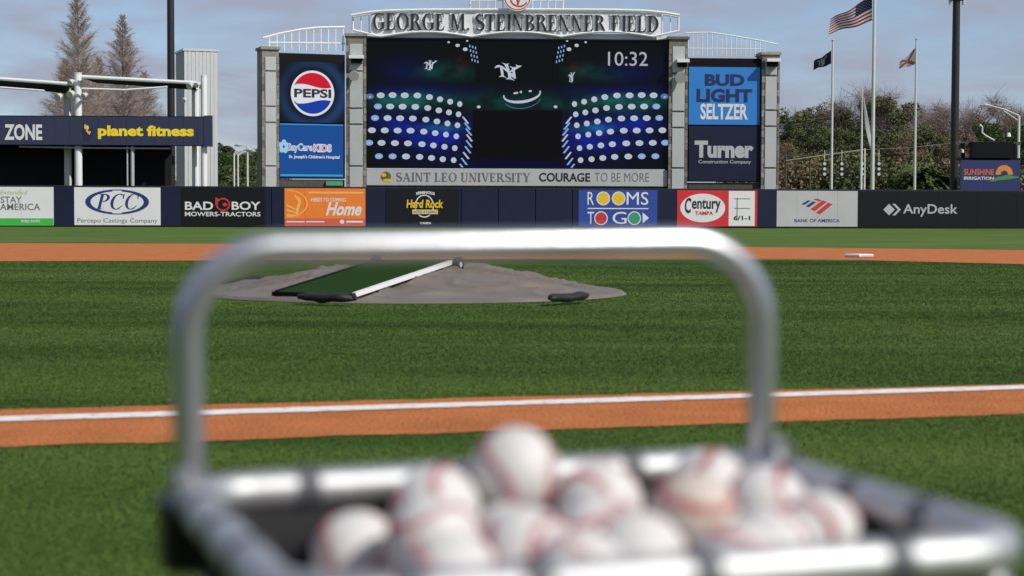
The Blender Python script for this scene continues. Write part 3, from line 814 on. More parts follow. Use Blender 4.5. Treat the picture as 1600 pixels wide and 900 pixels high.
for (x, y, r_) in ((701, 66, 2), (715, 71, 3.4), (727, 77, 3.8), (730, 64, 1.8), (758 - 10, 167, 3)):
    for s_ in (0, 1):
        u, z = MF.uz(x if not s_ else 1616 - x, y); mb.flat([ell(u, z, r_ * PXM, r_ * PXM * 0.75, 10)], -0.03, 0); mb.k = 0
for i in range(3):
    for j in range(4):
        x, y = 734 + i * 4.5 + j * 1.2, 72 + j * 7.2 + i * 1.5
        for s_ in (0, 1):
            u, z = MF.uz(x if not s_ else 1616 - x, y); mb.flat([ell(u, z, 1.1 * PXM, 2.4 * PXM, 6)], -0.03, 1); mb.k = 0
tag(bpart(mb, "light_specks", [E_W, E_B], MF, scr), kind="stuff")
mb = MB()
u, z = MF.uz(795, 112); MB().flat(place(ny_logo(), u, z, 47 * PXM, 25 * PXM, R(-8), -0.30), -0.03).build("screen_emblem", E_W, scr)
u, z = MF.uz(672, 102); MB().flat(place(ny_logo(), u, z, 21 * PXM, 16 * PXM, R(-4), 0.1), -0.03).build("screen_emblem", E_W, scr)
u, z = MF.uz(893, 121); MB().flat(place(ny_logo(), u, z, 11 * PXM, 16 * PXM, R(5), 0.1), -0.03).build("screen_emblem", E_W, scr)
mb = MB()
cx, cz = MF.uz(816, 150); tl = R(8)
def tilt(q): return [(cx + p[0] * math.cos(tl) - p[1] * math.sin(tl), cz + p[0] * math.sin(tl) + p[1] * math.cos(tl)) for p in q]
mb.flat([tilt(crescent(0, 0.10, 1.12, 0.52, 1.04, 0.36, 170, 368))], -0.03, 0)
mb.flat([tilt(ell(-0.35, 0.22, 0.16, 0.06, 8)), tilt(ell(-0.05, 0.24, 0.07, 0.07, 8)), tilt(ell(0.5, 0.22, 0.10, 0.06, 8))], -0.03, 0)
mb.flat([tilt(sweep2(arcp(0, -0.1, 1.1, 0.62, 200, 340), 0.035))], -0.03, 1)
bpart(mb, "screen_oval", [E_W, E_D], MF, scr)
mb = MB(); text(mb, "10:32", MF.box(950, 1012, 81, 103), -0.03, 0.0)
bpart(mb, "screen_clock", emit("screen_grey", (0.40, 0.42, 0.44), 1.0), MF, scr)
mb = MB()
fx0, fx1, fz0, fz1 = a, b, c, d
mb.box(fx0, fx1, -0.10, 0.0, fz1 - 0.06, fz1 + 0.02); mb.box(fx0, fx1, -0.10, 0.0, fz0 - 0.02, fz0 + 0.05)
bpart(mb, "screen_frame", BLACK, MF, scr)

# strip of lettering under the screen
a, b, c, d = MF.box(573, 1042, 265, 290)
st = bpart(MB().box(a, b, -0.05, 0.3, c, d), "sponsor_strip", mat("silver_sign_panel", (0.46, 0.46, 0.46), 0.4, vary=0.15, scale=0.6))
mb = MB().flat(serif("SAINT LEO UNIVERSITY", MF.box(619, 829, 270, 284)), -0.06); bpart(mb, "lettering", I_GREY, MF, st)
mb = MB(); text(mb, "COURAGE", MF.box(842, 922, 270, 284), -0.06, 0.025); bpart(mb, "bold_lettering", I_BLACK, MF, st)
mb = MB(); text(mb, "TO BE MORE", MF.box(929, 1014, 270, 284), -0.06, -0.01); bpart(mb, "thin_lettering", I_GREY, MF, st)
u, z = MF.uz(603, 276); mb = MB(); mb.flat([ell(u, z, 0.30, 0.30, 14)], -0.06, 0); mb.flat([ell(u - 0.12, z + 0.1, 0.14, 0.12, 8), ell(u + 0.1, z - 0.22, 0.28, 0.10, 10)], -0.064, 1)
bpart(mb, "emblem", [mat("olive_ink", (0.10, 0.11, 0.03), 0.6), I_YEL], MF, st)
bpart(MB().box(*MF.box(573, 1042, 290.5, 294)[:2], -0.02, 0.3, 0.0, c - 0.01), "base_beam", BLACK, MF)

# left wing
a, b, c, d = LF.box(435, 539, 84, 279)
lw = bpart(MB().box(a, b, 0, 0.7, c, d), "wing_frame", BLACK, LF)
pa, pb, pc, pd = LF.box(435.5, 538.5, 97, 191.5)
ctr = LF.uz(488, 146)
def cola_px(u, v):
    x, z = pa + (pb - pa) * u, pd - (pd - pc) * v
    r_ = math.hypot(x - ctr[0], z - ctr[1]) / 1.31
    h = math.exp(-((r_ - 1.36) / 0.22) ** 2) * (0.35 + 0.65 * abs(math.cos(math.atan2(z - ctr[1], x - ctr[0]) * 0.5 + 0.3)))
    return (0.006 + 0.006 * h, 0.008 + 0.035 * h, 0.012 + 0.11 * h)
pan = bpart(MB().box(pa, pb, -0.05, -0.002, pc, pd), "upper_panel", BLACK, LF, lw)
pixel_sheet("upper_panel_picture", LF, (pa, pb, pc, pd), 40, 40, cola_px, SCREEN, -0.06, lw)
rr = (LF.uz(522, 146)[0] - LF.uz(454, 146)[0]) / 2
E_RED = emit("sign_red", (0.62, 0.012, 0.03), 0.9); E_BLU = emit("sign_blue", (0.010, 0.045, 0.36), 1.0); E_WHT = emit("sign_white", (0.72, 0.74, 0.80), 0.95); E_BLK = mat("sign_black", (0.006, 0.006, 0.008), 0.5)
mb = MB(); mb.flat([ell(ctr[0], ctr[1], rr, rr * 1.02, 48)], -0.07, 0)
ri = rr * 0.90
def wave(t0, t1, base, amp): return [(ctr[0] + ri * x, ctr[1] + ri * (base + amp * math.sin(x * 2.6))) for x in np.linspace(t0, t1, 14)]
def cap(a0, a1, base, amp):
    arc = arcp(ctr[0], ctr[1], ri, ri * 1.02, a0, a1, 24)
    x0, x1 = (arc[-1][0] - ctr[0]) / ri, (arc[0][0] - ctr[0]) / ri
    return arc + wave(x0, x1, base, amp)
mb.flat([cap(18, 158, 0.36, -0.10)], -0.074, 1)
mb.flat([cap(202, 338, -0.36, 0.10)[:25] + wave(0.92, -0.92, -0.42, 0.10)], -0.074, 2)
bpart(mb, "round_emblem", [E_WHT, E_RED, E_BLU], LF, lw)
mb = MB(); text(mb, "PEPSI", LF.box(459, 517, 139, 153), -0.09, 0.035); bpart(mb, "emblem_lettering", E_BLK, LF, lw)
a, b, c, d = LF.box(437, 536, 193.5, 277)
bpart(MB().box(a, b, -0.06, -0.002, c, d), "lower_panel", emit("panel_blue", (0.012, 0.085, 0.33), 0.85), LF, lw)
E_CY = emit("panel_cyan", (0.05, 0.36, 0.62), 0.9)
bpart(MB().flat([rect(*LF.box(437.5, 535.5, 272.5, 275.5)), rect(*LF.box(437.5, 535.5, 194, 195.6))], -0.065), "cyan_lines", E_CY, LF, lw)
mb = MB(); text(mb, "BayCare", LF.box(449, 488, 224, 239), -0.07, 0.05); text(mb, "KIDS", LF.box(489, 518, 225, 238), -0.07, 0.07)
text(mb, "St. Joseph's Children's Hospital", LF.box(451, 530, 242.5, 249), -0.07, 0.025)
bpart(mb, "panel_lettering", E_WHT, LF, lw)
mb = MB(); text(mb, "BayCare", LF.box(450, 487, 226, 237), -0.08, -0.01, mi=0); text(mb, "KIDS", LF.box(490, 517, 226.5, 236.5), -0.08, -0.01, mi=1)
bpart(mb, "panel_inner_lettering", [emit("panel_mid_blue", (0.10, 0.20, 0.50), 0.8), emit("panel_magenta", (0.45, 0.10, 0.20), 0.8)], LF, lw)
u, z = LF.uz(443, 229); bpart(MB().flat([ell(u + 0.19 * math.cos(k), z + 0.24 * math.sin(k), 0.14, 0.17, 10) for k in (0.3, 1.5, 2.8, 4.0, 5.2)], -0.07), "panel_flower", emit("panel_pale_cyan", (0.35, 0.62, 0.85), 0.9), LF, lw)
bpart(MB().box(*LF.box(435, 539, 284, 292)[:2], 0.1, 0.6, 0.0, LF.uz(488, 280)[1] - 0.02), "base_wall", mat("brown_base", (0.07, 0.06, 0.05), 0.8, vary=0.4), LF, lw)
bpart(MB().box(*LF.box(509, 535, 283, 290)[:2], -0.1, 0.09, LF.uz(520, 290)[1], LF.uz(520, 283)[1]), "green_box", mat("green_cabinet", (0.05, 0.26, 0.14), 0.6), LF, lw)

# right wing
a, b, c, d = RF.box(1075, 1188, 91, 284)
rw = bpart(MB().box(a, b, 0, 0.7, c, d), "wing_frame", BLACK, RF)
bpart(MB().box(*RF.box(1076, 1187, 105, 195)[:2], -0.06, -0.002, RF.uz(1130, 195)[1], RF.uz(1130, 105)[1]), "upper_panel", mat("bright_blue_panel", (0.022, 0.20, 0.58), 0.45, vary=0.08), RF, rw)
mb = MB(); text(mb, "BUD", RF.box(1101, 1163, 116, 134.5), -0.07, 0.045); text(mb, "LIGHT", RF.box(1088, 1175, 139, 160), -0.07, 0.045)
bpart(mb, "panel_lettering", mat("deep_blue_ink", (0.008, 0.014, 0.10), 0.5), RF, rw)
mb = MB(); text(mb, "SELTZER", RF.box(1094, 1168, 162, 187), -0.07, 0.03); bpart(mb, "panel_lower_lettering", VW, RF, rw)
bpart(MB().box(*RF.box(1076, 1187, 197, 283)[:2], -0.06, -0.002, RF.uz(1130, 283)[1], RF.uz(1130, 197)[1]), "lower_panel", NAVY, RF, rw)
mb = MB(); text(mb, "Turner", RF.box(1085, 1177, 220, 247), -0.07, 0.05); text(mb, "Construction Company", RF.box(1091, 1173, 250, 257), -0.07, 0.01)
bpart(mb, "panel_lettering", VPALE, RF, rw)
bpart(MB().box(*RF.box(1076, 1187, 285, 292)[:2], 0.1, 0.6, 0.0, RF.uz(1130, 285)[1] - 0.02), "base_wall", mat("olive_base", (0.06, 0.062, 0.045), 0.8, vary=0.4), RF, rw)

# white arches and the big lettering
def chord(fr, pts, r_, y, n=26):
    xs = np.linspace(0, 1, n); k = np.linspace(0, 1, len(pts))
    px = np.interp(xs, k, [p[0] for p in pts]); py = np.interp(xs, k, [p[1] for p in pts])
    return [(*([fr.uz(a_, b_)[0], y]), fr.uz(a_, b_)[1]) for a_, b_ in zip(px, py)]
top = [(549, 24), (575, 19.5), (600, 17), (650, 15.5), (735, 15), (808, 15), (880, 15), (960, 15.5), (1010, 17), (1040, 20), (1062, 24)]
tr = bpart(MB().tube(chord(MF, top, 0, 0.0, 40), 0.085, 6), "arch_truss", STEEL_W)
mb = MB(); low = []
for (n0, n1) in ((594, 736), (736, 877), (877, 1020)):
    for i in range(13):
        u = i / 12; low.append((n0 + (n1 - n0) * u, 57 - 7.5 * math.sin(math.pi * u)))
mb.tube(chord(MF, [(552, 47)] + low + [(1062, 48)], 0, 0.0, 80), 0.075, 6)
mb.tube(chord(MF, [(549, 52.5), (594, 57.5)], 0, 0.0, 4), 0.06, 6)
mb.tube(chord(MF, top, 0, 0.9, 40), 0.07, 6)
bpart(mb, "lower_chord", STEEL_W, MF, tr)
mb = MB(); tx = [p[0] for p in top]; ty = [p[1] for p in top]; lx = [552] + [p[0] for p in low] + [1062]; ly = [47] + [p[1] for p in low] + [48]
for x in np.arange(551, 1063, 12.75):
    big = abs(x - 551) < 2 or abs(x - 1061) < 2
    a_ = MF.uz(x, np.interp(x, tx, ty)); b_ = MF.uz(x, np.interp(x, lx, ly))
    mb.tube([(a_[0], 0.24, a_[1]), (a_[0], 0.24, b_[1])], 0.06 if big else 0.035, 5)
bpart(mb, "truss_bars", STEEL_W, MF, tr)
mb = MB()
for x in (735, 880):
    a_ = MF.uz(x, -30); b_ = MF.uz(x, 57); mb.tube([(a_[0], 0.24, a_[1]), (a_[0], 0.24, b_[1])], 0.06, 6)
for x in (749, 762, 774, 786, 832, 844, 856, 868):
    a_ = MF.uz(x, -30); b_ = MF.uz(x, 15); mb.tube([(a_[0], 0, a_[1]), (a_[0], 0, b_[1])], 0.035, 5)
a_, b_ = MF.uz(735, -30), MF.uz(880, -30); mb.tube([(a_[0], 0, a_[1]), (b_[0], 0, b_[1])], 0.08, 6)
a_, b_ = MF.uz(735, 1), MF.uz(785, 1); mb.tube([(a_[0], 0, a_[1]), (b_[0], 0, b_[1])], 0.03, 5)
a_, b_ = MF.uz(831, 1), MF.uz(883, 1); mb.tube([(a_[0], 0, a_[1]), (b_[0], 0, b_[1])], 0.03, 5)
bpart(mb, "crest_frame", STEEL_W, MF, tr)
u, z = MF.uz(808, -4); r_ = 22 * PXM
mb = MB(); mb.prism(ell(u, z, r_, r_, 36), -0.35, -0.12, 0); bpart(mb, "crest_disc", WHITE, MF, tr)
mb = MB(); mb.flat(ring(u, z, r_ * 0.93, r_ * 0.93, 0.05), -0.36); mb.flat([sweep2(arcp(u - 0.35, z, 0.5, 0.62, -60, 60), 0.06), sweep2(arcp(u + 0.1, z - 0.1, 0.5, 0.45, 190, 330), 0.08), sweep2([(u - 0.1, z + 0.3), (u + 0.05, z - 0.45)], 0.10)], -0.362)
bpart(mb, "crest_mark", I_RED, MF, tr)
MESHW = mat("perforated_white_sheet", (0.72, 0.73, 0.76), 0.6, vary=0.05)
poly = [MF.uz(x, np.interp(x, tx, ty) + 2) for x in np.linspace(580, 1033, 24)] + [MF.uz(x, min(58.5, np.interp(x, lx, ly) + 1)) for x in np.linspace(1033, 580, 40)]
bpart(MB().prism(poly, 0.10, 0.14), "sign_backing", MESHW, MF, tr)
a_, b_ = MF.box(574, 1043, 52, 60.5)[:2]
bpart(MB().box(a_, b_, 0.32, 0.6, MF.uz(808, 61)[1] + 0.02, MF.uz(808, 51)[1]), "header_panel", MESHW, MF, tr)
LET = serif("GEORGE M. STEINBRENNER FIELD", MF.box(583, 1029, 22.5, 48.5))
mb = MB()
for i, q in enumerate(LET): mb.prism(q, -0.05 - 0.001 * (i % 7), 0.03, 0, 1)
bpart(mb, "lettering", [mat("charcoal_letter_face", (0.020, 0.022, 0.028), 0.4), WHITE], MF, tr)
mb = MB()
for i, q in enumerate(LET): mb.prism([(p[0] - 0.12, p[1] + 0.05) for p in q], 0.035 - 0.001 * (i % 4), 0.085)
bpart(mb, "letter_rim", WHITE, MF, tr)
for fr, tp, lo_, xs, bot in ((LF, [(412, 59), (440, 51.5), (470, 46), (500, 42.5), (540, 42)], [(420, 66), (540, 67.5)], np.arange(422, 541, 11.5), 79),
                        (RF, [(1072, 51), (1110, 50), (1150, 56), (1190, 63), (1216, 69)], [(1074, 75), (1192, 76)], np.arange(1076, 1200, 7.5), 87)):
    thin = 1.0 if fr is LF else 0.55
    p = bpart(MB().tube(chord(fr, tp, 0, 0.2), 0.075 * thin, 6), "wing_arch", STEEL_W, fr)
    mb = MB().tube(chord(fr, lo_, 0, 0.2), 0.05 * thin, 6)
    for x in xs:
        a_ = fr.uz(x, np.interp(x, [q[0] for q in tp], [q[1] for q in tp])); b_ = fr.uz(x, bot)
        mb.tube([(a_[0], 0.2, a_[1]), (a_[0], 0.2, b_[1])], 0.045 * thin, 5)
    bpart(mb, "arch_bars", STEEL_W, fr, p)

# ================================================================== LEFT: PARTY DECK
DF = Frame(160, 101.5, R(2))
deck = fthing("party_deck", DF, "covered party deck with navy sign band, black netting and white posts", "deck")
def dbox(px0, px1, py0, py1, y=0.0): return DF.box(px0, px1, py0, py1, y)
xa, xb = DF.uz(-160, 200)[0], DF.uz(331, 200)[0]
zt, zb = DF.uz(160, 182.5)[1], DF.uz(160, 226.5)[1]
n = 22; g = (xb - xa) / n; me = MB().box(0.006, g - 0.006, -0.06, 0.0, zb, zt).mesh("fascia_panel", NAVY2)
for i in range(n): link("fascia_panel", me, deck).location = (xa + i * g, 0, 0)
MB().box(xa, xb, 0.0, 0.12, zb - 0.04, zt + 0.05).build("fascia_rail", BLACK, deck)
MB().box(xb - 0.42, xb + 0.02, -0.09, 0.25, zb - 0.06, zt + 0.10).build("fascia_end", NAVY2, deck)
MB().box(xa, xb - 1.3, 0.12, 6.0, zt - 0.45, zt - 0.25).build("roof", NAVY2, deck)
MB().box(xa, DF.uz(268, 250, 3.0)[0], 3.0, 3.1, 0.0, zt - 0.46).build("netting", VOID, deck)
MB().box(xa, xb - 0.5, 0.4, 6, 1.0, 1.15).build("floor", BLACK, deck)
mb = MB(); text(mb, "ZONE", DF.box(7, 66, 194, 219, -0.06), -0.075, 0.035)
mb.build("lettering", mat("white_letter", (0.72, 0.72, 0.73), 0.5), deck)
mb = MB(); text(mb, "planet fitness", DF.box(153, 303, 196, 217.5, -0.06), -0.075, 0.045)
mb.build("yellow_lettering", mat("yellow_letter", (0.92, 0.68, 0.03), 0.5), deck)
u, z = DF.uz(137, 206.5)
em = MB(); em.flat([ell(u, z - 0.02, 0.27, 0.46, 18)], -0.07, 0)
em.flat([ell(u, z + 0.25, 0.09, 0.13, 10), ell(u - 0.12, z + 0.3, 0.05, 0.15, 8), sweep2([(u - 0.05, z + 0.1), (u + 0.12, z - 0.1), (u + 0.15, z + 0.05)], 0.10)], -0.075, 1)
em.build("round_emblem", [mat("purple_ink", (0.03, 0.012, 0.06), 0.5), mat("yellow_ink_two", (0.75, 0.62, 0.10), 0.5)], deck)
for px, r_, y, top_, m in ((122.5, 0.21, 0.38, 115, STEEL_W), (106, 0.20, 1.3, 140, CONC), (319, 0.17, 0.34, 119, STEEL_W), (306, 0.20, 1.2, 130, STEEL_W), (-100, 0.21, -0.32, 115, STEEL_W), (-118, 0.2, 1.3, 140, CONC)):
    u = DF.uz(px, 250, y)[0]; z1 = DF.uz(px, top_, y)[1]
    p = MB().tube([(u, y, 0), (u, y, z1)], r_, 14).build("post", m, deck, smooth=False)
    MB().tube([(u, y, z1), (u, y, z1 + 0.05)], r_ * 1.08, 14).build("cap", m, p)
for px in (199, 207):
    u = DF.uz(px, 260, 0.3)[0]; MB().tube([(u, 0.3, 0), (u, 0.3, zb)], 0.045 if px == 199 else 0.10, 8).build("thin_post", GREY, deck)
mb = MB()
for (q0, q1) in (((30, 229), (125, 231)), ((128, 231), (266, 232))):
    a_, b_ = DF.uz(*q0, 0.2), DF.uz(*q1, 0.2); mb.tube([(a_[0], 0.2, a_[1]), (b_[0], 0.2, b_[1])], 0.05, 6)
mb.build("eave_rail", GREY, deck)
# shade canopies on top: white edge tubes and dark fabric hung between them
for (e0, e1, f0, f1, l0, l1) in (((-150, 112), (106, 131), (-150, 118), (106, 146), (-150, 118), (70, 142)), ((128, 120), (307, 129.5), (150, 129), (305, 140), (128, 138.5), (262, 136))):
    a_, b_ = DF.uz(*e0), DF.uz(*e1)
    p = MB().tube([(a_[0], -0.05, a_[1]), (b_[0], -0.05, b_[1])], 0.10, 8).build("canopy_edge", STEEL_W, deck)
    c_, d_ = DF.uz(*f0), DF.uz(*f1); e_, f_ = DF.uz(*l0), DF.uz(*l1)
    mb = MB(); yb_ = 3.2
    mb.face([(a_[0], 0, a_[1] - 0.08), (b_[0], 0, b_[1] - 0.08), (d_[0], 0.4, d_[1]), (c_[0], 0.4, c_[1])])
    mb.face([(c_[0], 0.4, c_[1]), (d_[0], 0.4, d_[1]), (b_[0], yb_, b_[1] - 0.03), (a_[0], yb_, a_[1] - 0.03)])
    mb.face([(a_[0], 0, a_[1] - 0.06), (b_[0], 0, b_[1] - 0.06), (b_[0], yb_, b_[1]), (a_[0], yb_, a_[1])])
    mb.build("canopy_fabric", mat("charcoal_fabric", (0.018, 0.018, 0.020), 0.9), p)
    MB().tube([(e_[0], -0.1, e_[1]), ((e_[0] + f_[0]) / 2, -0.1, (e_[1] + f_[1]) / 2 - 0.12), (f_[0], -0.1, f_[1])], 0.06, 6).build("canopy_cable", STEEL_W, p)
for (px, py, r_) in ((94, 150, 0.2), (113, 146, 0.22), (134, 148, 0.16), (113, 127, 0.16), (299, 133, 0.18), (310, 131, 0.16), (290, 155, 0.15)):
    u, z = DF.uz(px, py, -0.2)
    MB().tube([(u - 0.1, -0.45, z - 0.1), (u, -0.25, z), (u + 0.05, 0.1, z + 0.06)], [r_, r_ * 0.8, 0.05], 10).build("spotlight", mat("pale_lamp_housing", (0.55, 0.54, 0.52), 0.5), deck)

# metal clad stair tower behind the deck
TF = Frame(340, 117, R(20))
a, b = TF.uz(288, 200)[0], TF.uz(340, 200)[0]; z1 = TF.uz(314, 80)[1]
tw = fthing("stair_tower", TF, "tall plain tower clad in pale ribbed metal behind the deck's right end", "tower")
dp = 3.0
n = 9; g = (b - a) / n
for i in range(n):
    MB().box(a + i * g + 0.01, a + (i + 1) * g - 0.01, -0.04 - 0.012 * (i % 2), 0.0, 0, z1).build("cladding_sheet", GALV, tw)
MB().box(a, b, 0.0, dp, 0, z1 - 0.01).build("wall", mat("grey_cladding", (0.30, 0.31, 0.32), 0.6, vary=0.08), tw)
MB().box(a - 0.06, b + 0.06, -0.09, dp + 0.05, z1, z1 + 0.14).build("parapet", GALV, tw)

# light poles
def light_pole(px, depth, wpx, ytop, label, head):
    p = at(px, 330, depth); r_ = wpx / 2 * depth / F
    t = thing("light_pole", label, "light pole", (p.x, p.y, 0), 0, "tall dark floodlight poles")
    z1 = at(px, ytop, depth).z
    MB().tube([(0, 0, 0), (0, 0, z1 * 0.5), (0, 0, z1)], [r_ * 1.08, r_, r_ * 0.9], 20).build("shaft", DARKSTEEL, t)
    MB().tube([(0, 0, 0), (0, 0, 0.35)], r_ * 1.7, 16).build("base_plate", DARKSTEEL, t)
    if head:
        zc = at(px, 6, depth).z
        h = MB().box(-0.42, 0.42, -0.3, 0.3, zc + 0.15, zc + 0.5).build("lamp_bracket", DARKSTEEL, t)
        for s_ in (-1, 1):
            MB().tube([(s_ * 0.40, -0.1, zc - 0.12), (s_ * 0.40, -0.1, zc + 0.15)], [0.10, 0.07], 10).build("lamp", GREY, h)
    else:
        for i in range(3):
            h = MB().box(-1.2, 1.2, -0.2, 0.1, z1 - 0.5 - i * 0.9, z1 - 0.35 - i * 0.9).build("cross_arm", DARKSTEEL, t)
            for s_ in (-0.9, -0.3, 0.3, 0.9): MB().tube([(s_, -0.6, z1 - 0.6 - i * 0.9), (s_, -0.2, z1 - 0.42 - i * 0.9)], [0.28, 0.1], 10).build("lamp", GREY, h)
light_pole(268, 109, 11.5, -160, "dark steel floodlight pole beside the metal stair tower", False)
light_pole(1490, 112, 12.5, -4, "thick dark pole with a small lamp head, right of the flags", True)

# ================================================================== RIGHT: FLAGS
F_RED = mat("flag_red", (0.33, 0.022, 0.030), 0.8); F_WHITE = mat("flag_white", (0.80, 0.77, 0.75), 0.8); F_NAVY = mat("flag_navy", (0.012, 0.018, 0.055), 0.8)
F_ORANGE = mat("flag_saltire", (0.62, 0.13, 0.06), 0.8); F_GOLD = mat("flag_seal", (0.50, 0.38, 0.18), 0.8)
for m_ in (F_RED, F_WHITE, F_NAVY, F_ORANGE, F_GOLD):          # thin cloth lets the sun through
    t_ = m_.node_tree; b_ = t_.nodes['Principled BSDF']; tr_ = t_.nodes.new('ShaderNodeBsdfTranslucent'); mx_ = t_.nodes.new('ShaderNodeMixShader')
    t_.links.new(b_.inputs['Base Color'].links[0].from_socket, tr_.inputs['Color']); mx_.inputs[0].default_value = 0.45
    t_.links.new(b_.outputs[0], mx_.inputs[1]); t_.links.new(tr_.outputs[0], mx_.inputs[2]); t_.links.new(mx_.outputs[0], t_.nodes['Material Output'].inputs['Surface'])
POLE = mat("white_pole_paint", (0.56, 0.56, 0.54), 0.5, vary=0.1)
def flagpole(px, depth, ytop, wpx, label, flag):
    p = at(px, 330, depth); r_ = wpx / 2 * depth / F
    t = thing("flagpole", label, "flagpole", (p.x, p.y, 0), 0, "flagpoles behind the outfield wall")
    z1 = at(px, ytop, depth).z
    MB().tube([(0, 0, 0), (0, 0, z1)], [r_ * 1.15, r_ * 0.7], 14).build("shaft", POLE, t)
    ball = MB(); ball.tube([(0, 0, z1 + 0.16 * (i / 6)) for i in range(7)], [0.09 * math.sin(math.pi * (0.05 + 0.9 * i / 6)) for i in range(7)], 10)
    ball.build("finial", GREY, t, smooth=True)
    return t, p, r_
def flag(name, label, px, depth, hoist_top, hoist_bot, tip_top, tip_bot, nu, nv, matf, mats, amp, extra=None):
    """cloth pinned along the pole; u runs from hoist to fly, v from top to bottom"""
    p0 = at(px, 330, depth)
    A, B, C, D = [at(q[0], q[1], depth) for q in (hoist_top, hoist_bot, tip_top, tip_bot)]
    def S(u, v):
        top_, bot_ = A.lerp(C, u), B.lerp(D, u); q = top_.lerp(bot_, v)
        sag = math.sin(math.pi * u) * 0.10 * (A.z - B.z)
        return Vector((q.x - p0.x, 0.45 * amp * u ** 0.6 * math.sin(u * 8.5 + v * 1.6) + 0.9 * u, q.z - sag * (0.2 + v * 0.5) + amp * 0.35 * u * math.sin(u * 9 + v * 2)))
    mb = MB()
    for j in range(nv + 1):
        for i in range(nu + 1): mb.v.append(tuple(S(i / nu, j / nv)))
    for j in range(nv):
        for i in range(nu):
            q = j * (nu + 1) + i; mb.f.append((q, q + nu + 1, q + nu + 2, q + 1)); mb.m.append(matf((i + 0.5) / nu, (j + 0.5) / nv))
    t = thing(name, label, "flag", (p0.x, p0.y, 0), 0, "flags flying behind the outfield wall")
    o = mb.build("cloth", mats, t, smooth=True)
    if extra: extra(S, o)
    mb = MB()
    for v in (0.02, 0.98): q = S(0, v); mb.tube([(0, 0, q.z), tuple(q)], 0.02, 5)
    mb.build("clip", GREY, t)
def us(u, v):
    if u < 0.40 and v < 7 / 13: return 2
    return 0 if int(v * 13) % 2 == 0 else 1
def stars(S, o):
    mb = MB()
    for r_ in range(9):
        for c_ in range(6 if r_ % 2 == 0 else 5):
            u0 = 0.40 * ((c_ + (0.5 if r_ % 2 == 0 else 1.0)) / 6); v0 = 7 / 13 * (r_ + 0.5) / 9.2 + 0.01
            pts = []
            for k in range(10):
                a_ = math.pi * k / 5; rr_ = 0.017 if k % 2 == 0 else 0.007
                q = S(max(0.003, u0 + rr_ * 0.62 * math.sin(a_)), v0 + rr_ * math.cos(a_)); pts.append((q.x, q.y - 0.02, q.z))
            mb.face(pts)
    mb.build("stars", F_WHITE, o)
DFL = 113
flagpole(1362.5, DFL, -60, 6, "tallest white flagpole, standing between the two shorter ones", None)
flag("flag", "large striped red and white flag with navy corner on the tallest pole", 1361, DFL, (1360, -6), (1360, 33), (1300, 30), (1296, 50), 40, 26, us, [F_RED, F_WHITE, F_NAVY], 0.32, stars)
flagpole(1298.5, DFL, 66, 4.2, "short white flagpole left of the tallest one", None)
def emblem(S, o):
    mb = MB()
    for q in ny_logo():
        mb.k += 1
        mb.face([(lambda w_: (w_.x, w_.y - 0.02 - 0.002 * mb.k, w_.z))(S(0.22 + (1 - a_) * 0.6, 0.88 - b_ * 0.76)) for a_, b_ in q])
    mb.build("emblem", F_WHITE, o)
flag("flag", "small navy flag with white emblem on the left short pole", 1297.5, DFL, (1297, 80), (1297, 100), (1274, 95), (1273, 107), 18, 10, lambda u, v: 0, [F_NAVY], 0.18, emblem)
flagpole(1428.5, DFL, 64, 4.2, "short white flagpole right of the tallest one", None)
def salt(u, v):
    if (u - 0.5) ** 2 + (v - 0.5) ** 2 < 0.012: return 2
    return 1 if abs(u - v) < 0.14 or abs(u - (1 - v)) < 0.14 else 0
flag("flag", "small white flag with red diagonal cross on the right short pole", 1428, DFL, (1427.5, 76), (1427.5, 101), (1409, 97), (1407, 105), 24, 18, salt, [F_WHITE, F_ORANGE, F_GOLD], 0.16)
# far slim mast with a furled banner
p = at(1345, 330, 140)
t = thing("slim_mast", "slim pale mast with a limp white sail hanging beside the tallest flagpole", "mast", (p.x, p.y, 0))
z1 = at(1345, 136, 140).z
MB().tube([(0, 0, 0), (0, 0, z1 * 0.6), (0, 0, z1)], [0.11, 0.08, 0.03], 8).build("shaft", CONC, t)
mb = MB(); zz0, zz1 = at(1345, 232, 140).z, at(1345, 140, 140).z
L_, R_ = [], []
for i in range(17):
    v = i / 16; z = zz1 + (zz0 - zz1) * v
    x = 0.10 + 0.62 * v ** 1.4; wd = 0.05 + 0.42 * math.sin(math.pi * min(1, v * 0.92)) ** 1.2 * v
    mb.v += [(x - wd * 0.5, 0.10 * math.sin(v * 6), z), (x, -0.14 * v, z), (x + wd * 0.5, 0.12 * math.cos(v * 5), z)]
for i in range(16):
    for k in (0, 1): q = i * 3 + k; mb.f.append((q, q + 1, q + 4, q + 3)); mb.m.append(0)
mb.build("sail", F_WHITE, t, smooth=True)

# ================================================================== STREET BEHIND THE WALL
ARM = mat("weathered_arm", (0.26, 0.25, 0.22), 0.7)
SD = 150
t0 = at(1350, 330, SD)
t = thing("signal_mast", "long pale traffic signal arm crossing in front of the trees", "signal mast", (t0.x, t0.y, 0))
zp = at(1349, 232, SD).z
MB().tube([(0, 0, 0), (0, 0, zp)], [0.09, 0.07], 10).build("shaft", CONC, t)
e0, e1 = at(1228, 251, SD), at(1350, 234, SD)
MB().tube([(e0.x - t0.x, 0, e0.z), (e1.x - t0.x, 0, e1.z)], [0.04, 0.07], 8).build("arm", ARM, t)
mb = MB(); q0, q1 = at(1350, 234, SD), at(1486, 224, SD); mb.tube([(q0.x - t0.x, 0, q0.z), ((q0.x + q1.x) / 2 - t0.x, 0, (q0.z + q1.z) / 2 - 0.1), (q1.x - t0.x, 0, q1.z)], 0.02, 6)
mb.build("span_wire", ARM, t)
names = ("leftmost", "second from the left", "third from the left", "rightmost")
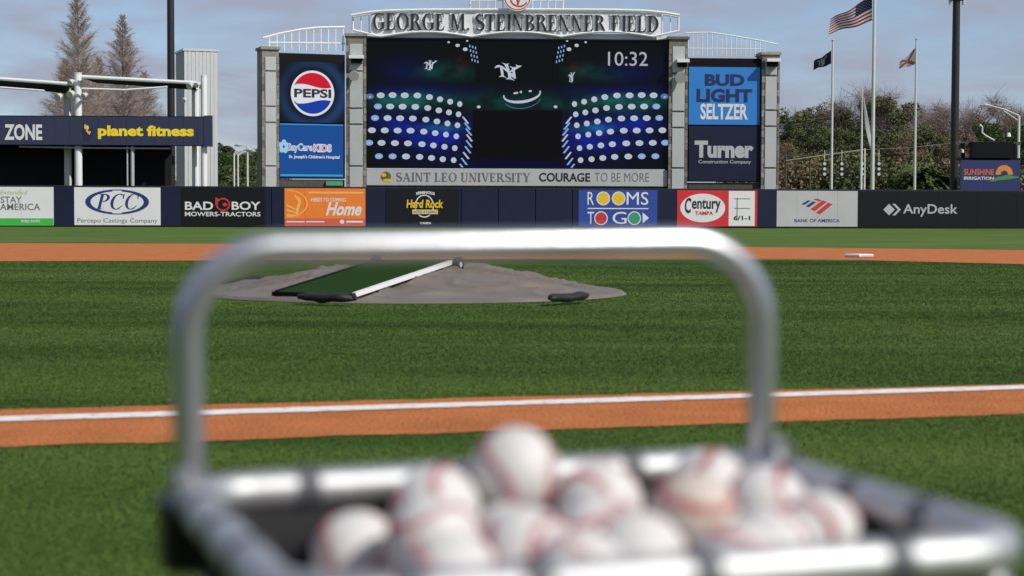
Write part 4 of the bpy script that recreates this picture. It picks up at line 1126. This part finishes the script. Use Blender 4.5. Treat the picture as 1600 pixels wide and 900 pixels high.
LENS = mat("signal_lens", (0.60, 0.60, 0.58), 0.4); YB = mat("black_signal_housing", (0.010, 0.010, 0.010), 0.5)
for i, px in enumerate((1288, 1315, 1347, 1373)):
    q = at(px, 264, SD - 2); h = 0.62
    s_ = thing("traffic_signal", "black three lens traffic signal, %s of the four before the trees" % names[i], "traffic signal", (q.x, q.y, q.z - h), 0, "traffic signals hanging over the street")
    bevel(MB().box(-0.17, 0.17, -0.1, 0.12, 0, 2 * h).build("housing", YB, s_), 0.03, 1)
    for k in range(3):
        zc = h * (0.33 + 0.67 * k)
        MB().tube([(0, -0.15, zc), (0, -0.09, zc)], 0.125, 12).build("lens", LENS, s_)
    MB().tube([(0, 0, 2 * h), (0, 0, 2 * h + 0.9)], 0.03, 6).build("hanger", CONC, s_)
q = at(1247, 253, SD)
s_ = thing("sign_frame", "brown rail sign frame beside the scoreboard's right pillar", "sign frame", (q.x, q.y, 0))
W_ = 19 * SD / F
BRN = mat("brown_metal", (0.075, 0.055, 0.045), 0.7)
for x in (-W_, W_): MB().tube([(x, 0, 0), (x, 0, at(1247, 241, SD).z)], 0.07, 8).build("post", BRN, s_)
for py in (243, 250, 257): z = at(1247, py, SD).z; MB().box(-W_, W_, -0.03, 0.03, z - 0.05, z + 0.05).build("rail", BRN, s_)

def street_lamp(px, depth, ytop, arm_dx, arm_dy, label, r_=0.09):
    p = at(px, 330, depth); k = depth / F; z1 = at(px, ytop, depth).z
    t = thing("street_lamp", label, "street lamp", (p.x, p.y, 0), 0, "street lamps behind the wall")
    MB().tube([(0, 0, 0), (0, 0, z1)], [r_ * 1.3, r_], 8).build("shaft", CONC, t)
    ex, ez = arm_dx * k, arm_dy * k
    mb = MB(); mb.tube([(0, 0, z1), (ex * 0.5, 0, z1 + ez * 0.62), (ex, 0, z1 + ez)], r_ * 0.6, 6)
    mb.tube([(0, 0, z1 - abs(ex) * 0.18), (ex * 0.5, 0, z1 + ez * 0.45)], r_ * 0.5, 6)
    mb.build("arm", CONC, t)
    mb = MB(); d = 1 if arm_dx > 0 else -1
    mb.tube([(ex - 0.1 * d, 0, z1 + ez), (ex + 0.25 * d, 0, z1 + ez + 0.02), (ex + 0.55 * d, 0, z1 + ez - 0.02)], [0.07, 0.14, 0.06], 8)
    mb.build("lamp_head", GREY, t)
street_lamp(1590, 135, 181, -48, 16, "tall pale street lamp with a long arm above the blue sign")
street_lamp(366, 140, 240, 18, 6, "pale street lamp nearest the stair tower, left of a pair", 0.06)
street_lamp(372, 144, 241, 16, 5, "pale street lamp just right of its twin beside the tower", 0.06)
street_lamp(387, 150, 229, -10, 2, "pale street lamp close to the scoreboard's left pillar", 0.07)

# small sponsor board at the right
SF = Frame(1548, 109.5, R(5))
t = fthing("sponsor_board", SF, "navy sponsor board with orange sun emblem below a black display box", "sign")
a, b, c, d = SF.box(1502, 1594, 250, 299)
MB().box(a, b, 0, 0.3, 0.6, d).build("panel", mat("royal_navy_panel", (0.016, 0.026, 0.12), 0.5, vary=0.15), t)
for px in (1508, 1588): u = SF.uz(px, 280)[0]; MB().tube([(u, 0.45, 0), (u, 0.45, d + 1.0)], 0.12, 10).build("post", BLACK, t)
a2, b2, c2, d2 = SF.box(1519, 1583, 222, 247)
dbx = MB().box(a2, b2, -0.1, 0.5, c2, d2).build("display_box", BLACK, t)
MB().box(SF.uz(1497, 230)[0], SF.uz(1598, 230)[0], 0.32, 0.42, SF.uz(1548, 250)[1] - 0.02, SF.uz(1548, 246.5)[1]).build("cross_beam", BLACK, t)
MB().box(SF.uz(1498, 230)[0], SF.uz(1600, 230)[0], 0.52, 0.62, SF.uz(1548, 226)[1], SF.uz(1548, 221)[1]).build("top_beam", mat("dark_grey_beam", (0.05, 0.05, 0.055), 0.6), t)
mb = MB(); text(mb, "SUNSHINE", SF.box(1506, 1553, 264, 273.5), -0.012, 0.03); mb.build("orange_lettering", mat("orange_ink", (0.55, 0.12, 0.05), 0.5), t)
mb = MB(); text(mb, "IRRIGATION", SF.box(1506, 1553, 276, 281), -0.012, 0.02); mb.build("white_lettering", VW, t)
u, z = SF.uz(1569, 273); k = 109.5 / F
mb = MB(); mb.flat([crescent(u, z, 14 * k, 15 * k, 6 * k, 6.5 * k, 0, 180)], -0.012, 0)
mb.flat([sweep2([SF.uz(1546, 284), SF.uz(1560, 279), SF.uz(1575, 277), SF.uz(1592, 277)], [0.04, 0.22, 0.28, 0.05])], -0.016, 1)
mb.build("sun_emblem", [mat("sun_orange_ink", (0.62, 0.24, 0.04), 0.5), mat("hill_green_ink", (0.06, 0.24, 0.07), 0.5)], t)
for (px, py, r_) in ((1506, 237, 0.08), (1578, 212, 0.14)):
    u, z = SF.uz(px, py); MB().tube([(u, 0.2, z - 0.05), (u, 0.2, z + 0.1), (u, 0.45, z + 0.15)], [r_, r_ * 0.8, 0.04], 8).build("spotlight", STEEL_W, t)
mb = MB(); q = [SF.uz(*s_) for s_ in ((1558, 219), (1545, 212), (1539, 207), (1539.5, 198), (1535, 195))]
mb.tube([(p_[0], 0.5, p_[1]) for p_ in q], [0.06, 0.06, 0.055, 0.05, 0.10], 6); mb.build("lamp_arm", CONC, t)

# ================================================================== TREES
def foliage_mat(name, col, vary=0.45, scale=0.9):
    m = mat(name, col, 0.75, vary=vary, scale=scale, coord='World', spec=0.1)
    return m
BARK = mat("bark", (0.075, 0.062, 0.052), 0.9, vary=0.3, scale=6); BARK_L = mat("pale_bark", (0.22, 0.20, 0.18), 0.9, vary=0.3, scale=4)
TWIG = foliage_mat("bare_twigs", (0.25, 0.20, 0.175), 0.3); TWIG_P = foliage_mat("reddish_bare_twigs", (0.40, 0.31, 0.27), 0.3)
LEAFS = {'olive': foliage_mat("olive_leaves", (0.118, 0.130, 0.055)), 'dark': foliage_mat("evergreen_leaves", (0.078, 0.092, 0.040)),
         'brown': foliage_mat("dry_brown_leaves", (0.19, 0.14, 0.092)), 'lime': foliage_mat("yellow_green_leaves", (0.165, 0.150, 0.055)), 'green': foliage_mat("green_leaves", (0.055, 0.090, 0.028))}
def tri_cloud(P, N, size, rng, m, name, aspect=0.55):
    """leaf-sized faces: one slim quad per point, turned every way"""
    n = len(P); a = rng.normal(size=(n, 3)); a /= np.linalg.norm(a, axis=1)[:, None]
    b = np.cross(a, rng.normal(size=(n, 3))); b /= np.linalg.norm(b, axis=1)[:, None]
    s = (size * rng.uniform(0.6, 1.4, n))[:, None]
    v = np.stack([P - a * s, P + b * s * aspect, P + a * s, P - b * s * aspect], 1).astype(np.float32)
    return quads(v, m, name)
def quads(v, m, name):
    n = len(v); me = bpy.data.meshes.new(name); me.vertices.add(n * 4); me.loops.add(n * 4); me.polygons.add(n)
    me.vertices.foreach_set('co', v.reshape(-1)); me.loops.foreach_set('vertex_index', np.arange(n * 4, dtype=np.int32))
    me.polygons.foreach_set('loop_start', np.arange(0, n * 4, 4, dtype=np.int32)); me.update(calc_edges=True); me.materials.append(m)
    return me
def twig_quads(A, B, w0, rng):
    d = B - A; s = np.cross(d, rng.normal(size=d.shape)); s /= (np.linalg.norm(s, axis=1)[:, None] + 1e-9); s *= w0[:, None]
    return np.stack([A - s, A + s, B + s * 0.35, B - s * 0.35], 1).astype(np.float32)
def skeleton(rng, h, spread, nl, base=0.25, up=0.7):
    """trunk and limbs; returns mesh builder and the limb tips"""
    mb = MB(); tips = []
    bend = rng.normal(size=2) * 0.05 * h
    tp = [Vector((bend[0] * u * u, bend[1] * u * u, h * 0.8 * u)) for u in np.linspace(0, 1, 7)]
    mb.tube(tp, [0.028 * h * (1 - 0.8 * u) for u in np.linspace(0, 1, 7)], 7)
    for i in range(nl):
        u = base + (0.97 - base) * (i + rng.uniform(0, 1)) / nl
        k = u * 6; a = tp[int(min(5, k))].lerp(tp[int(min(5, k)) + 1], min(1, k - int(min(5, k))))
        az = i * 2.4 + rng.uniform(-0.4, 0.4); L = spread * (1.05 - 0.55 * u) * rng.uniform(0.7, 1.15)
        d = Vector((math.cos(az), math.sin(az), up * rng.uniform(0.6, 1.4)))
        p = [a]; 
        for s_ in range(3):
            d = d + Vector(rng.normal(size=3) * 0.18) + Vector((0, 0, 0.08)); p.append(p[-1] + d.normalized() * L / 3)
        mb.tube(p, [0.010 * h * (1 - u * 0.6) * q for q in (1, 0.7, 0.45, 0.2)], 5)
        tips += [(p[2], L), (p[3], L)]
    return mb, tips
def leafy(kind, seed, h, spread, nleaf, size, bare=0.0):
    rng = np.random.default_rng(seed)
    mb, tips = skeleton(rng, h, spread, 13)
    tm = mb.mesh("trunk", BARK)
    P = []
    w_ = [rng.uniform(0.5, 1.3) for _ in tips]; tot = sum(w_)
    for (p, L), k in zip(tips, w_):
        n = int(nleaf * k / tot); r_ = (0.30 + 0.22 * rng.uniform()) * L
        q = rng.normal(size=(n, 3)); q /= np.linalg.norm(q, axis=1)[:, None]; q *= (r_ * rng.uniform(0.35, 1.0, n) ** 0.5)[:, None]; q[:, 2] *= 0.7
        P.append(q + np.array(p))
    cm = tri_cloud(np.concatenate(P), None, size, rng, LEAFS[kind], "crown")
    return tm, cm
def bare(seed, h, spread, ntw, m, cone=False):
    rng = np.random.default_rng(seed)
    if cone:
        mb = MB(); mb.tube([(0, 0, h * u) for u in np.linspace(0, 1, 8)], [0.013 * h * (1.02 - u) for u in np.linspace(0, 1, 8)], 7)
        A, B, W = [], [], []
        nb = 300
        for i in range(nb):
            u = 0.10 + 0.89 * (i / nb) ** 0.9; az = i * 2.399 + rng.uniform(-0.3, 0.3)
            L = spread * (1 - u) ** 0.9 * rng.uniform(0.55, 1.1) + 0.25
            a = np.array([0, 0, h * u]); d = np.array([math.cos(az), math.sin(az), rng.uniform(0.7, 1.9)]) + rng.normal(size=3) * 0.15; e = a + d / np.linalg.norm(d) * L
            A.append(a); B.append(e); W.append(0.014 + 0.012 * (1 - u))
            for k in range(int(ntw / nb)):
                t_ = rng.uniform(0.2, 1); p = a + (e - a) * t_; q = rng.normal(size=3) * 0.6 + d * 0.5; q[2] = abs(q[2]) * 0.7
                q = q / np.linalg.norm(q) * L * rng.uniform(0.12, 0.42); A.append(p); B.append(p + q); W.append(0.010)
    else:
        mb, tips = skeleton(rng, h, spread, 15, 0.2, 1.0); A, B, W = [], [], []
        for (p, L) in tips:
            p = np.array(p)
            for k in range(int(ntw / len(tips))):
                s0 = p + rng.normal(size=3) * 0.10 * L; q = rng.normal(size=3); q[2] = q[2] * 0.6 + 0.5; q = q / np.linalg.norm(q) * L * rng.uniform(0.2, 0.62)
                A.append(s0); B.append(s0 + q); W.append(0.012)
    cm = quads(twig_quads(np.array(A), np.array(B), np.array(W), rng), m, "crown")
    return mb.mesh("trunk", BARK if not cone else TWIG), cm
def palm(seed, h):
    rng = np.random.default_rng(seed)
    mb = MB(); mb.tube([(0, 0, 0), (0.05, 0, h * 0.3), (0.02, 0, h * 0.6)], [0.16, 0.13, 0.12], 8)
    V = []
    for f in range(34):
        az = f * 2.4; el = rng.uniform(-0.3, 1.2); L = h * 0.45 * rng.uniform(0.8, 1.1); c = np.array([0.02, 0, h * 0.6]); prev = c
        for s_ in range(1, 7):
            u = s_ / 6; e_ = el - 1.0 * u * u
            nx = c + np.array([math.cos(az) * L * u * math.cos(el * (1 - u)), math.sin(az) * L * u * math.cos(el * (1 - u)), L * (u * math.sin(el) - 0.55 * u * u)])
            sd = np.array([-math.sin(az), math.cos(az), -0.3]) * L * 0.20 * (1 - 0.6 * u)
            for sg in (1, -1):
                V.append([prev, prev + (nx - prev) * 0.5, nx + sd * sg, prev + sd * sg * 0.9])
            prev = nx
    return mb.mesh("trunk", BARK), quads(np.array(V, np.float32), LEAFS['green'], "crown")
def bush(kind, seed, h, nleaf):
    rng = np.random.default_rng(seed); mb = MB(); P = []
    for i in range(9):
        az = i * 2.4; r_ = h * rng.uniform(0.1, 0.75); c = np.array([math.cos(az) * r_, math.sin(az) * r_ * 0.7, h * rng.uniform(0.25, 0.75)])
        mb.tube([(0, 0, 0), tuple(c * np.array([0.5, 0.5, 0.6])), tuple(c)], [0.05, 0.035, 0.015], 5)
        q = rng.normal(size=(nleaf // 9, 3)); q /= np.linalg.norm(q, axis=1)[:, None]; q *= (h * 0.36 * rng.uniform(0.3, 1, len(q)) ** 0.5)[:, None]; q[:, 2] *= 0.8
        P.append(q + c)
    P = np.concatenate(P); P = P[P[:, 2] > 0.02]
    return mb.mesh("stem", BARK), tri_cloud(P, None, 0.08, rng, LEAFS[kind], "foliage")
PROTO = {
    'olive tree': [leafy('olive', s, 11, 4.0, 9500, 0.105) for s in (1, 2)], 'dark evergreen': [leafy('dark', s, 11, 4.2, 12000, 0.105) for s in (3, 4)],
    'bare brown tree': [bare(s, 11, 4.6, 4200, TWIG) for s in (5, 6, 7)], 'dry brown tree': [leafy('brown', s, 10, 4.0, 8000, 0.095) for s in (8, 9)],
    'yellow-green tree': [leafy('lime', 10, 10, 4.0, 10000, 0.10)], 'dense green tree': [leafy('green', 11, 10, 4.4, 14000, 0.11)]}
PROTO_H = 11.0
def tree(name, label, meshes, px, depth, ytop, group, width=1.0, rz=0.0, href=11.0, names=("trunk", "crown"), cat="tree"):
    p = at(px, 330, depth); h = at(px, ytop, depth).z; k = h / href
    t = thing(name, label, cat, (p.x, p.y, 0), 0, group)
    for nm, me in zip(names, meshes):
        o = link(nm, me, t); o.scale = (k * width, k * width, k); o.rotation_euler = (0, 0, rz)
    return t
ORD = ["first", "second", "third", "fourth", "fifth", "sixth", "seventh", "eighth", "ninth", "tenth", "eleventh", "twelfth", "thirteenth", "fourteenth", "fifteenth", "sixteenth"]
rnd = random.Random(5)
GRP = "trees of the wood behind the flags"
back = [(1228, 158, 'olive tree'), (1254, 168, 'bare brown tree'), (1282, 152, 'olive tree'), (1310, 154, 'olive tree'), (1336, 128, 'bare brown tree'), (1362, 140, 'olive tree'), (1386, 148, 'bare brown tree'), (1412, 140, 'olive tree'),
        (1440, 152, 'bare brown tree'), (1466, 154, 'dry brown tree'), (1494, 150, 'bare brown tree'), (1520, 150, 'dry brown tree'), (1548, 148, 'bare brown tree'), (1580, 150, 'yellow-green tree'), (1608, 150, 'bare brown tree'), (1640, 154, 'olive tree')]
mid = [(1216, 196, 'dry brown tree'), (1244, 200, 'yellow-green tree'), (1270, 190, 'olive tree'), (1300, 184, 'olive tree'), (1330, 196, 'olive tree'), (1358, 190, 'dark evergreen'), (1390, 184, 'olive tree'),
       (1420, 192, 'dry brown tree'), (1450, 188, 'olive tree'), (1478, 196, 'dry brown tree'), (1508, 190, 'dry brown tree'), (1536, 186, 'dark evergreen'), (1566, 174, 'dense green tree'), (1600, 182, 'olive tree')]
for rown, rowl, dep in (("back", back, 205), ("middle", mid, 185)):
    for i, (px, yt, kd) in enumerate(rowl):
        ms = PROTO[kd][i % len(PROTO[kd])]
        tree(kd.replace(' ', '_').replace('-', '_') if 'tree' in kd else 'evergreen_tree', "%s, %s from the left in the %s row behind the flags" % (kd, ORD[i], rown), ms, px + rnd.uniform(-4, 4), dep + rnd.uniform(-7, 7), yt, GRP, rnd.uniform(0.95, 1.25), rnd.uniform(0, 6.28))
BUSH = [bush(k, s, 3.0, 6000) for k, s in (('brown', 21), ('olive', 22), ('lime', 23), ('dark', 24), ('green', 25))]
BN = ("brown scrub bush", "olive bush", "yellow-green bush", "dark green bush", "green bush")
xs_ = [1212, 1232, 1252, 1272, 1294, 1312, 1332, 1352, 1372, 1392, 1412, 1462, 1502, 1530, 1560, 1590]
ks_ = [0, 2, 0, 2, 0, 3, 1, 3, 0, 3, 1, 4, 0, 3, 1, 0]
for i, (px, kx) in enumerate(zip(xs_, ks_)):
    tree("bush", "%s, %s from the left along the foot of the wood" % (BN[kx], ORD[i]), BUSH[kx], px, 168 + rnd.uniform(-5, 5), rnd.uniform(222, 246), "bushes along the foot of the wood", rnd.uniform(1.0, 1.3), rnd.uniform(0, 6), 3.3, ("stem", "foliage"), "bush")
for i, (px, yt) in enumerate(((1446, 238), (1424, 262), (1478, 258))):
    tree("palm_tree", ("tallest low palm between the right flagpole and the dark pole", "small palm at the foot of the right flagpole", "small palm against the thick dark pole")[i], palm(40 + i, 5.0), px, 158, yt, "low palms before the wood", 1.0, i, 4.6, cat="palm")
# gap between tower and scoreboard
for i, (px, yt, kd) in enumerate(((338, 222, 'dense green tree'), (360, 214, 'dark evergreen'), (384, 220, 'dense green tree'), (402, 216, 'dark evergreen'))):
    tree("evergreen_tree", ("dense green tree partly hidden by the stair tower", "dark evergreen in the middle of the gap beside the tower", "dense green tree behind the street lamp near the pillar", "dark evergreen half hidden by the scoreboard's left pillar")[i], PROTO[kd][i % len(PROTO[kd])], px, 178 + 5 * i, yt, "trees between tower and scoreboard", 1.1, i * 1.3)
for i, px in enumerate((346, 368, 390)):
    tree("bush", ("dark bush at the tower's foot", "dark bush under the pair of street lamps", "dark bush beside the scoreboard's left pillar")[i], BUSH[3], px, 165, 244, "bushes between tower and scoreboard", 1.2, i, 3.3, ("stem", "foliage"), "bush")
# bare cypresses behind the deck
CY = [bare(60 + i, 24, 6.6, 24000, TWIG_P, True) for i in range(4)]
for i, (px, yt, wdt, lab) in enumerate(((124, -30, 1.0, "tallest bare cypress, rising behind the white deck post"), (193, 24, 1.35, "bare reddish cypress with a pointed top, right of the tallest one"),
                                        (155, 88, 1.7, "short reddish bare tree between the two cypresses"), (226, 112, 1.9, "low bare tree just left of the dark light pole"), (104, 92, 1.6, "bare tree half hidden behind the tallest cypress"))):
    tree("cypress_tree", lab, CY[i % 4], px, 150 + 6 * i, yt, "bare cypresses behind the deck", wdt, i * 1.7, 24.0)

# ================================================================== BALL CART IN THE FOREGROUND
CK = 0.89                                    # size of the cart
RIM_Z = CAM_H - 0.26 * CK
cor = on_z(289, 772, RIM_Z); TH = R(18.0)
CL, CW = 0.562 * CK, 0.492 * CK
TILT = R(0.6)                                # it stands a little uneven on the grass
cart = thing("ball_cart", "aluminium ball cart with tall bail handle and black bag, full of baseballs", "ball cart", (cor.x + RIM_Z * math.sin(TILT) * math.cos(TH), cor.y + RIM_Z * math.sin(TILT) * math.sin(TH), 0), TH)
cart.rotation_euler = (0, -TILT, TH)
# local: x along the rear rail, y negative towards the camera
ALU = mat("brushed_aluminium", (0.58, 0.59, 0.61), 0.36, 1.0, vary=0.05, scale=3, bump=0.03, bscale=90)
RAIL = mat("satin_aluminium", (0.55, 0.56, 0.57), 0.55, 0.9, vary=0.10, scale=14, bump=0.05, bscale=60)
STRAP = mat("dark_grey_strap", (0.085, 0.09, 0.105), 0.5); CLAMP = mat("black_plastic_clamp", (0.010, 0.010, 0.011), 0.4)
BAG = mat("black_bag_cloth", (0.010, 0.010, 0.012), 0.85, vary=0.3, scale=40, bump=0.3, bscale=200)
def rrect(x0, x1, y0, y1, r_, z, n=7):
    o = []
    for cx, cy, a0 in ((x1 - r_, y1 - r_, 0), (x0 + r_, y1 - r_, 90), (x0 + r_, y0 + r_, 180), (x1 - r_, y0 + r_, 270)):
        for i in range(n + 1): a_ = R(a0 + 90 * i / n); o.append((cx + r_ * math.cos(a_), cy + r_ * math.sin(a_), z))
    return o
TR = 0.0150
MB().tube(rrect(0, CL, -CW, 0, 0.055, RIM_Z), TR, 20, closed=True).build("rim", RAIL, cart, smooth=True)
hz = CAM_H - 0.033; hr = 0.072
hp = [(0.0, -0.025, RIM_Z - 0.06), (0.0, -0.025, RIM_Z + 0.05), (0.0, -0.025, hz - hr)]
for i in range(1, 9): a_ = R(180 - 90 * i / 8); hp.append((hr + hr * math.cos(a_), -0.025, hz - hr + hr * math.sin(a_)))
for i in range(0, 9): a_ = R(90 - 90 * i / 8); hp.append((CL - hr + hr * math.cos(a_), -0.025, hz - hr + hr * math.sin(a_)))
hp += [(CL, -0.025, RIM_Z + 0.05), (CL, -0.025, RIM_Z - 0.06)]
MB().tube(hp, 0.0128, 22).build("handle", ALU, cart, smooth=True)
for x in (0.0, CL):
    s_ = -1 if x == 0 else 1
    c_ = bevel(MB().box(x - 0.024, x + 0.024, -0.052, 0.0, RIM_Z - 0.055, RIM_Z + 0.004).build("clamp", CLAMP, cart), 0.006, 2)
    q = MB(); q.tube([(x + s_ * 0.006, -0.045, RIM_Z + 0.018), (x + s_ * 0.006, -0.058, RIM_Z + 0.018)], [0.011, 0.009], 12); q.build("bolt", ALU, c_)
for (x, y, ax) in ((0.10, 0, 'x'), (0.215, 0, 'x'), (0.385, 0, 'x'), (0.15, -CW, 'x'), (0.26, -CW, 'x'), (0.395, -CW, 'x'), (0.07, -CW, 'x'),
                   (0, -0.10, 'y'), (0, -0.20, 'y'), (0, -0.30, 'y'), (CL, -0.09, 'y'), (CL, -0.20, 'y'), (CL, -0.31, 'y')):
    d = Vector((0.009, 0, 0)) if ax == 'x' else Vector((0, 0.009, 0)); c_ = Vector((x, y, RIM_Z))
    MB().tube([tuple(c_ - d), tuple(c_ + d)], TR + 0.0018, 18).build("strap", STRAP, cart, smooth=False)
# bag: open tapered sack hung inside the rim
mb = MB(); lv = 9
for i in range(lv + 1):
    u = i / lv; ins = 0.010 + 0.03 * u; rr_ = rrect(ins, CL - ins, -CW + ins, -ins, 0.05, RIM_Z - 0.012 - 0.30 * u)
    mb.v += [(p[0] + 0.004 * math.sin(k * 1.9 + i), p[1] + 0.004 * math.cos(k * 2.3 + i), p[2]) for k, p in enumerate(rr_)]
n = len(rr_)
for i in range(lv):
    for k in range(n): l = (k + 1) % n; mb.f.append((i * n + k, i * n + l, (i + 1) * n + l, (i + 1) * n + k)); mb.m.append(0)
mb.f.append(tuple(lv * n + k for k in range(n))); mb.m.append(0)
o = mb.build("bag", BAG, cart, smooth=True); q = o.modifiers.new("solid", 'SOLIDIFY'); q.thickness = 0.003
for x in (0.02, CL - 0.02):
    for y in (-0.02, -CW + 0.02):
        MB().tube([(x, y, RIM_Z - 0.01), (x, y, 0.06)], 0.0125, 12).build("leg", ALU, cart, smooth=True)
        cs = MB().tube([(x, y - 0.012, 0.05), (x, y + 0.012, 0.05)], 0.05, 18).build("wheel", RUBBER, cart)
MB().tube(rrect(0.02, CL - 0.02, -CW + 0.02, -0.02, 0.03, 0.16), 0.011, 10, closed=True).build("lower_frame", ALU, cart, smooth=True)

# baseballs
BR_ = 0.0368
LEATHER = mat("white_ball_leather", (0.66, 0.64, 0.62), 0.55, vary=0.14, scale=22, bump=0.05, bscale=300)
SCUFF = mat("scuffed_ball_leather", (0.56, 0.49, 0.42), 0.6, vary=0.3, scale=25)
STITCH = mat("red_stitching", (0.46, 0.06, 0.075), 0.6)
def seam(t_):
    A_ = 0.44; a_ = math.pi / 2 - (math.pi / 2 - A_) * math.cos(t_); b_ = t_ / 2 + A_ * math.sin(2 * t_)
    return Vector((math.sin(a_) * math.cos(b_), math.sin(a_) * math.sin(b_), math.cos(a_)))
mb = MB(); ns, nr = 32, 18
for i in range(1, nr):
    for j in range(ns):
        a_, b_ = math.pi * i / nr, 2 * math.pi * j / ns
        mb.v.append((BR_ * math.sin(a_) * math.cos(b_), BR_ * math.sin(a_) * math.sin(b_), BR_ * math.cos(a_)))
for i in range(nr - 2):
    for j in range(ns): l = (j + 1) % ns; mb.f.append((i * ns + j, (i + 1) * ns + j, (i + 1) * ns + l, i * ns + l)); mb.m.append(0)
b0 = len(mb.v); mb.v += [(0, 0, BR_), (0, 0, -BR_)]
for j in range(ns):
    l = (j + 1) % ns; mb.f += [(b0, j, l), (b0 + 1, (nr - 2) * ns + l, (nr - 2) * ns + j)]; mb.m += [0, 0]
BALL = mb.mesh("cover", LEATHER, True); BALL2 = mb.mesh("cover", SCUFF, True)
mb = MB(); N_ = 108
for i in range(N_):                                    # V stitches either side of the seam
    p, q = seam(4 * math.pi * i / N_), seam(4 * math.pi * (i + 0.35) / N_)
    t_ = (q - p).normalized(); s_ = p.cross(t_)
    for sg in (1, -1):
        a_ = (p + t_ * 0.02).normalized() * BR_ * 1.004; c_ = (p + s_ * sg * 0.095 - t_ * 0.05).normalized() * BR_ * 1.008
        mb.tube([tuple(a_), tuple(c_)], 0.0009, 4)
STM = mb.mesh("stitching", STITCH)
spots = [(752, 752, 1.74), (668, 842, 1.60), (575, 846, 1.68), (748, 808, 1.68), (812, 862, 1.52), (925, 845, 1.57), (912, 782, 1.70), (1060, 808, 1.58), (1182, 792, 1.68), (1325, 834, 1.60),
         (1072, 756, 1.80), (1190, 862, 1.52), (690, 905, 1.46), (640, 790, 1.76), (1010, 878, 1.46), (890, 905, 1.40), (1110, 890, 1.44)]
ci, si = math.cos(-TH), math.sin(-TH)
X = []
for (px, py, d) in spots:
    w_ = at(px + 14, py + 6, d * CK) - Vector((cor.x, cor.y, 0)); X.append([w_.x * ci - w_.y * si, w_.x * si + w_.y * ci, w_.z])
X = np.array(X); rb = random.Random(2)
def relax(X, fixed, n):
    for it in range(n):
        for i in range(len(X)):
            d = X - X[i]; L = np.linalg.norm(d, axis=1); L[i] = 9
            for j in np.where(L < 2 * BR_ + 0.0005)[0]:
                if i < fixed and j < fixed: continue
                gap = (2 * BR_ + 0.0006 - L[j]) / max(L[j], 1e-6); a_ = 0.0 if i < fixed else (1.0 if j < fixed else 0.5)
                X[i] -= d[j] * gap * a_ * 0.8; X[j] += d[j] * gap * (1 - a_) * 0.8
        lo_ = np.array([0.048, -CW + 0.048, RIM_Z - 0.268]); hi_ = np.array([CL - 0.048, -0.048, RIM_Z + 0.03])
        X = np.clip(X, lo_, hi_)
    return X
X = relax(X, 0, 200); nv_ = len(X)
fill = [[0.06 + i * 0.079 + rb.uniform(-0.008, 0.008), -0.06 - j * 0.077, zz] for zz in (RIM_Z - 0.10,) for i in range(5) for j in range(5)]
X = relax(np.concatenate([X, np.array(fill)]), nv_, 120)
keep = list(range(nv_))
for i in range(nv_, len(X)):
    if all(np.linalg.norm(X[i] - X[j]) > 2 * BR_ - 0.002 for j in keep) and X[i][2] < RIM_Z - 0.03: keep.append(i)
X = X[keep]
LAB = {0: "clean baseball on top of the heap, nearest the rear rail", 1: "large pale baseball at the left front of the heap", 2: "leftmost baseball, half tucked behind the left rail", 3: "baseball just below the topmost one, left of centre",
       4: "baseball in the middle of the front, behind the rail", 5: "baseball right of centre with a slanting red seam", 6: "baseball against the rear rail, right of the topmost one", 7: "brown scuffed baseball in the right half of the heap",
       8: "baseball below the handle's right post", 9: "rightmost baseball, alone near the right rail", 10: "baseball behind the brown scuffed one at the rear rail", 11: "baseball at the front rail below the right post",
       12: "baseball low at the left front corner of the bag", 13: "baseball at the rear left of the heap", 14: "baseball in front of the brown scuffed one", 15: "baseball at the front rail near the middle", 16: "baseball at the front rail right of the middle"}
for i, p in enumerate(X):
    w_ = Vector((p[0] * math.cos(TH) - p[1] * math.sin(TH) + cor.x, p[0] * math.sin(TH) + p[1] * math.cos(TH) + cor.y, p[2]))
    t = thing("baseball", LAB.get(i, "white baseball buried under the top layer of the heap"), "baseball", w_, 0, "baseballs heaped in the cart")
    t.rotation_euler = (rb.uniform(0, 6.28), rb.uniform(0, 6.28), rb.uniform(0, 6.28))
    link("cover", BALL2 if i == 7 else BALL, t); link("stitching", STM, t)

# ================================================================== GRANDSTAND round home plate, left of and behind the camera
SEATS = mat("navy_seats", (0.015, 0.022, 0.060), 0.5, vary=0.3, scale=3); RISER = mat("concrete_riser", (0.20, 0.195, 0.185), 0.85, vary=0.2)
for nm, loc, rz, L in (("third base grandstand of navy seats under a dark roof, left of the field", (-24, -4, 0), R(108), 60), ("first base grandstand of navy seats under a dark roof, behind the ball cart", (26, -9, 0), R(187), 56)):
    g_ = thing("grandstand", nm, "grandstand", loc, rz)           # local: x along the rows, y back and up
    mb = MB(); mb.box(0, L, 0, 0.3, 0, 1.2); mb.build("front_wall", NAVY, g_)
    me = MB().box(0, L, 0, 0.85, 0, 0.40).mesh("riser", RISER); ms = MB().box(0.2, L - 0.2, 0.35, 0.75, 0.0, 0.42).box(0.2, L - 0.2, 0.70, 0.76, 0.42, 0.85).mesh("seat_row", SEATS)
    for i in range(16):
        r_ = link("riser", me, g_); r_.location = (0, 0.6 + i * 0.85, 0.4 + i * 0.40)
        q = link("seat_row", ms, g_); q.location = (0, 0.6 + i * 0.85, 0.802 + i * 0.40)
    MB().box(0, L, 14.3, 14.6, 0, 11).build("back_wall", NAVY2, g_)
    MB().box(-0.5, L + 0.5, 7.5, 15.2, 11.0, 11.4).build("roof", DARKSTEEL, g_)
    for k in range(5): MB().tube([(1 + k * (L - 2) / 4, 10.2, 0), (1 + k * (L - 2) / 4, 10.2, 11)], 0.18, 10).build("column", DARKSTEEL, g_)
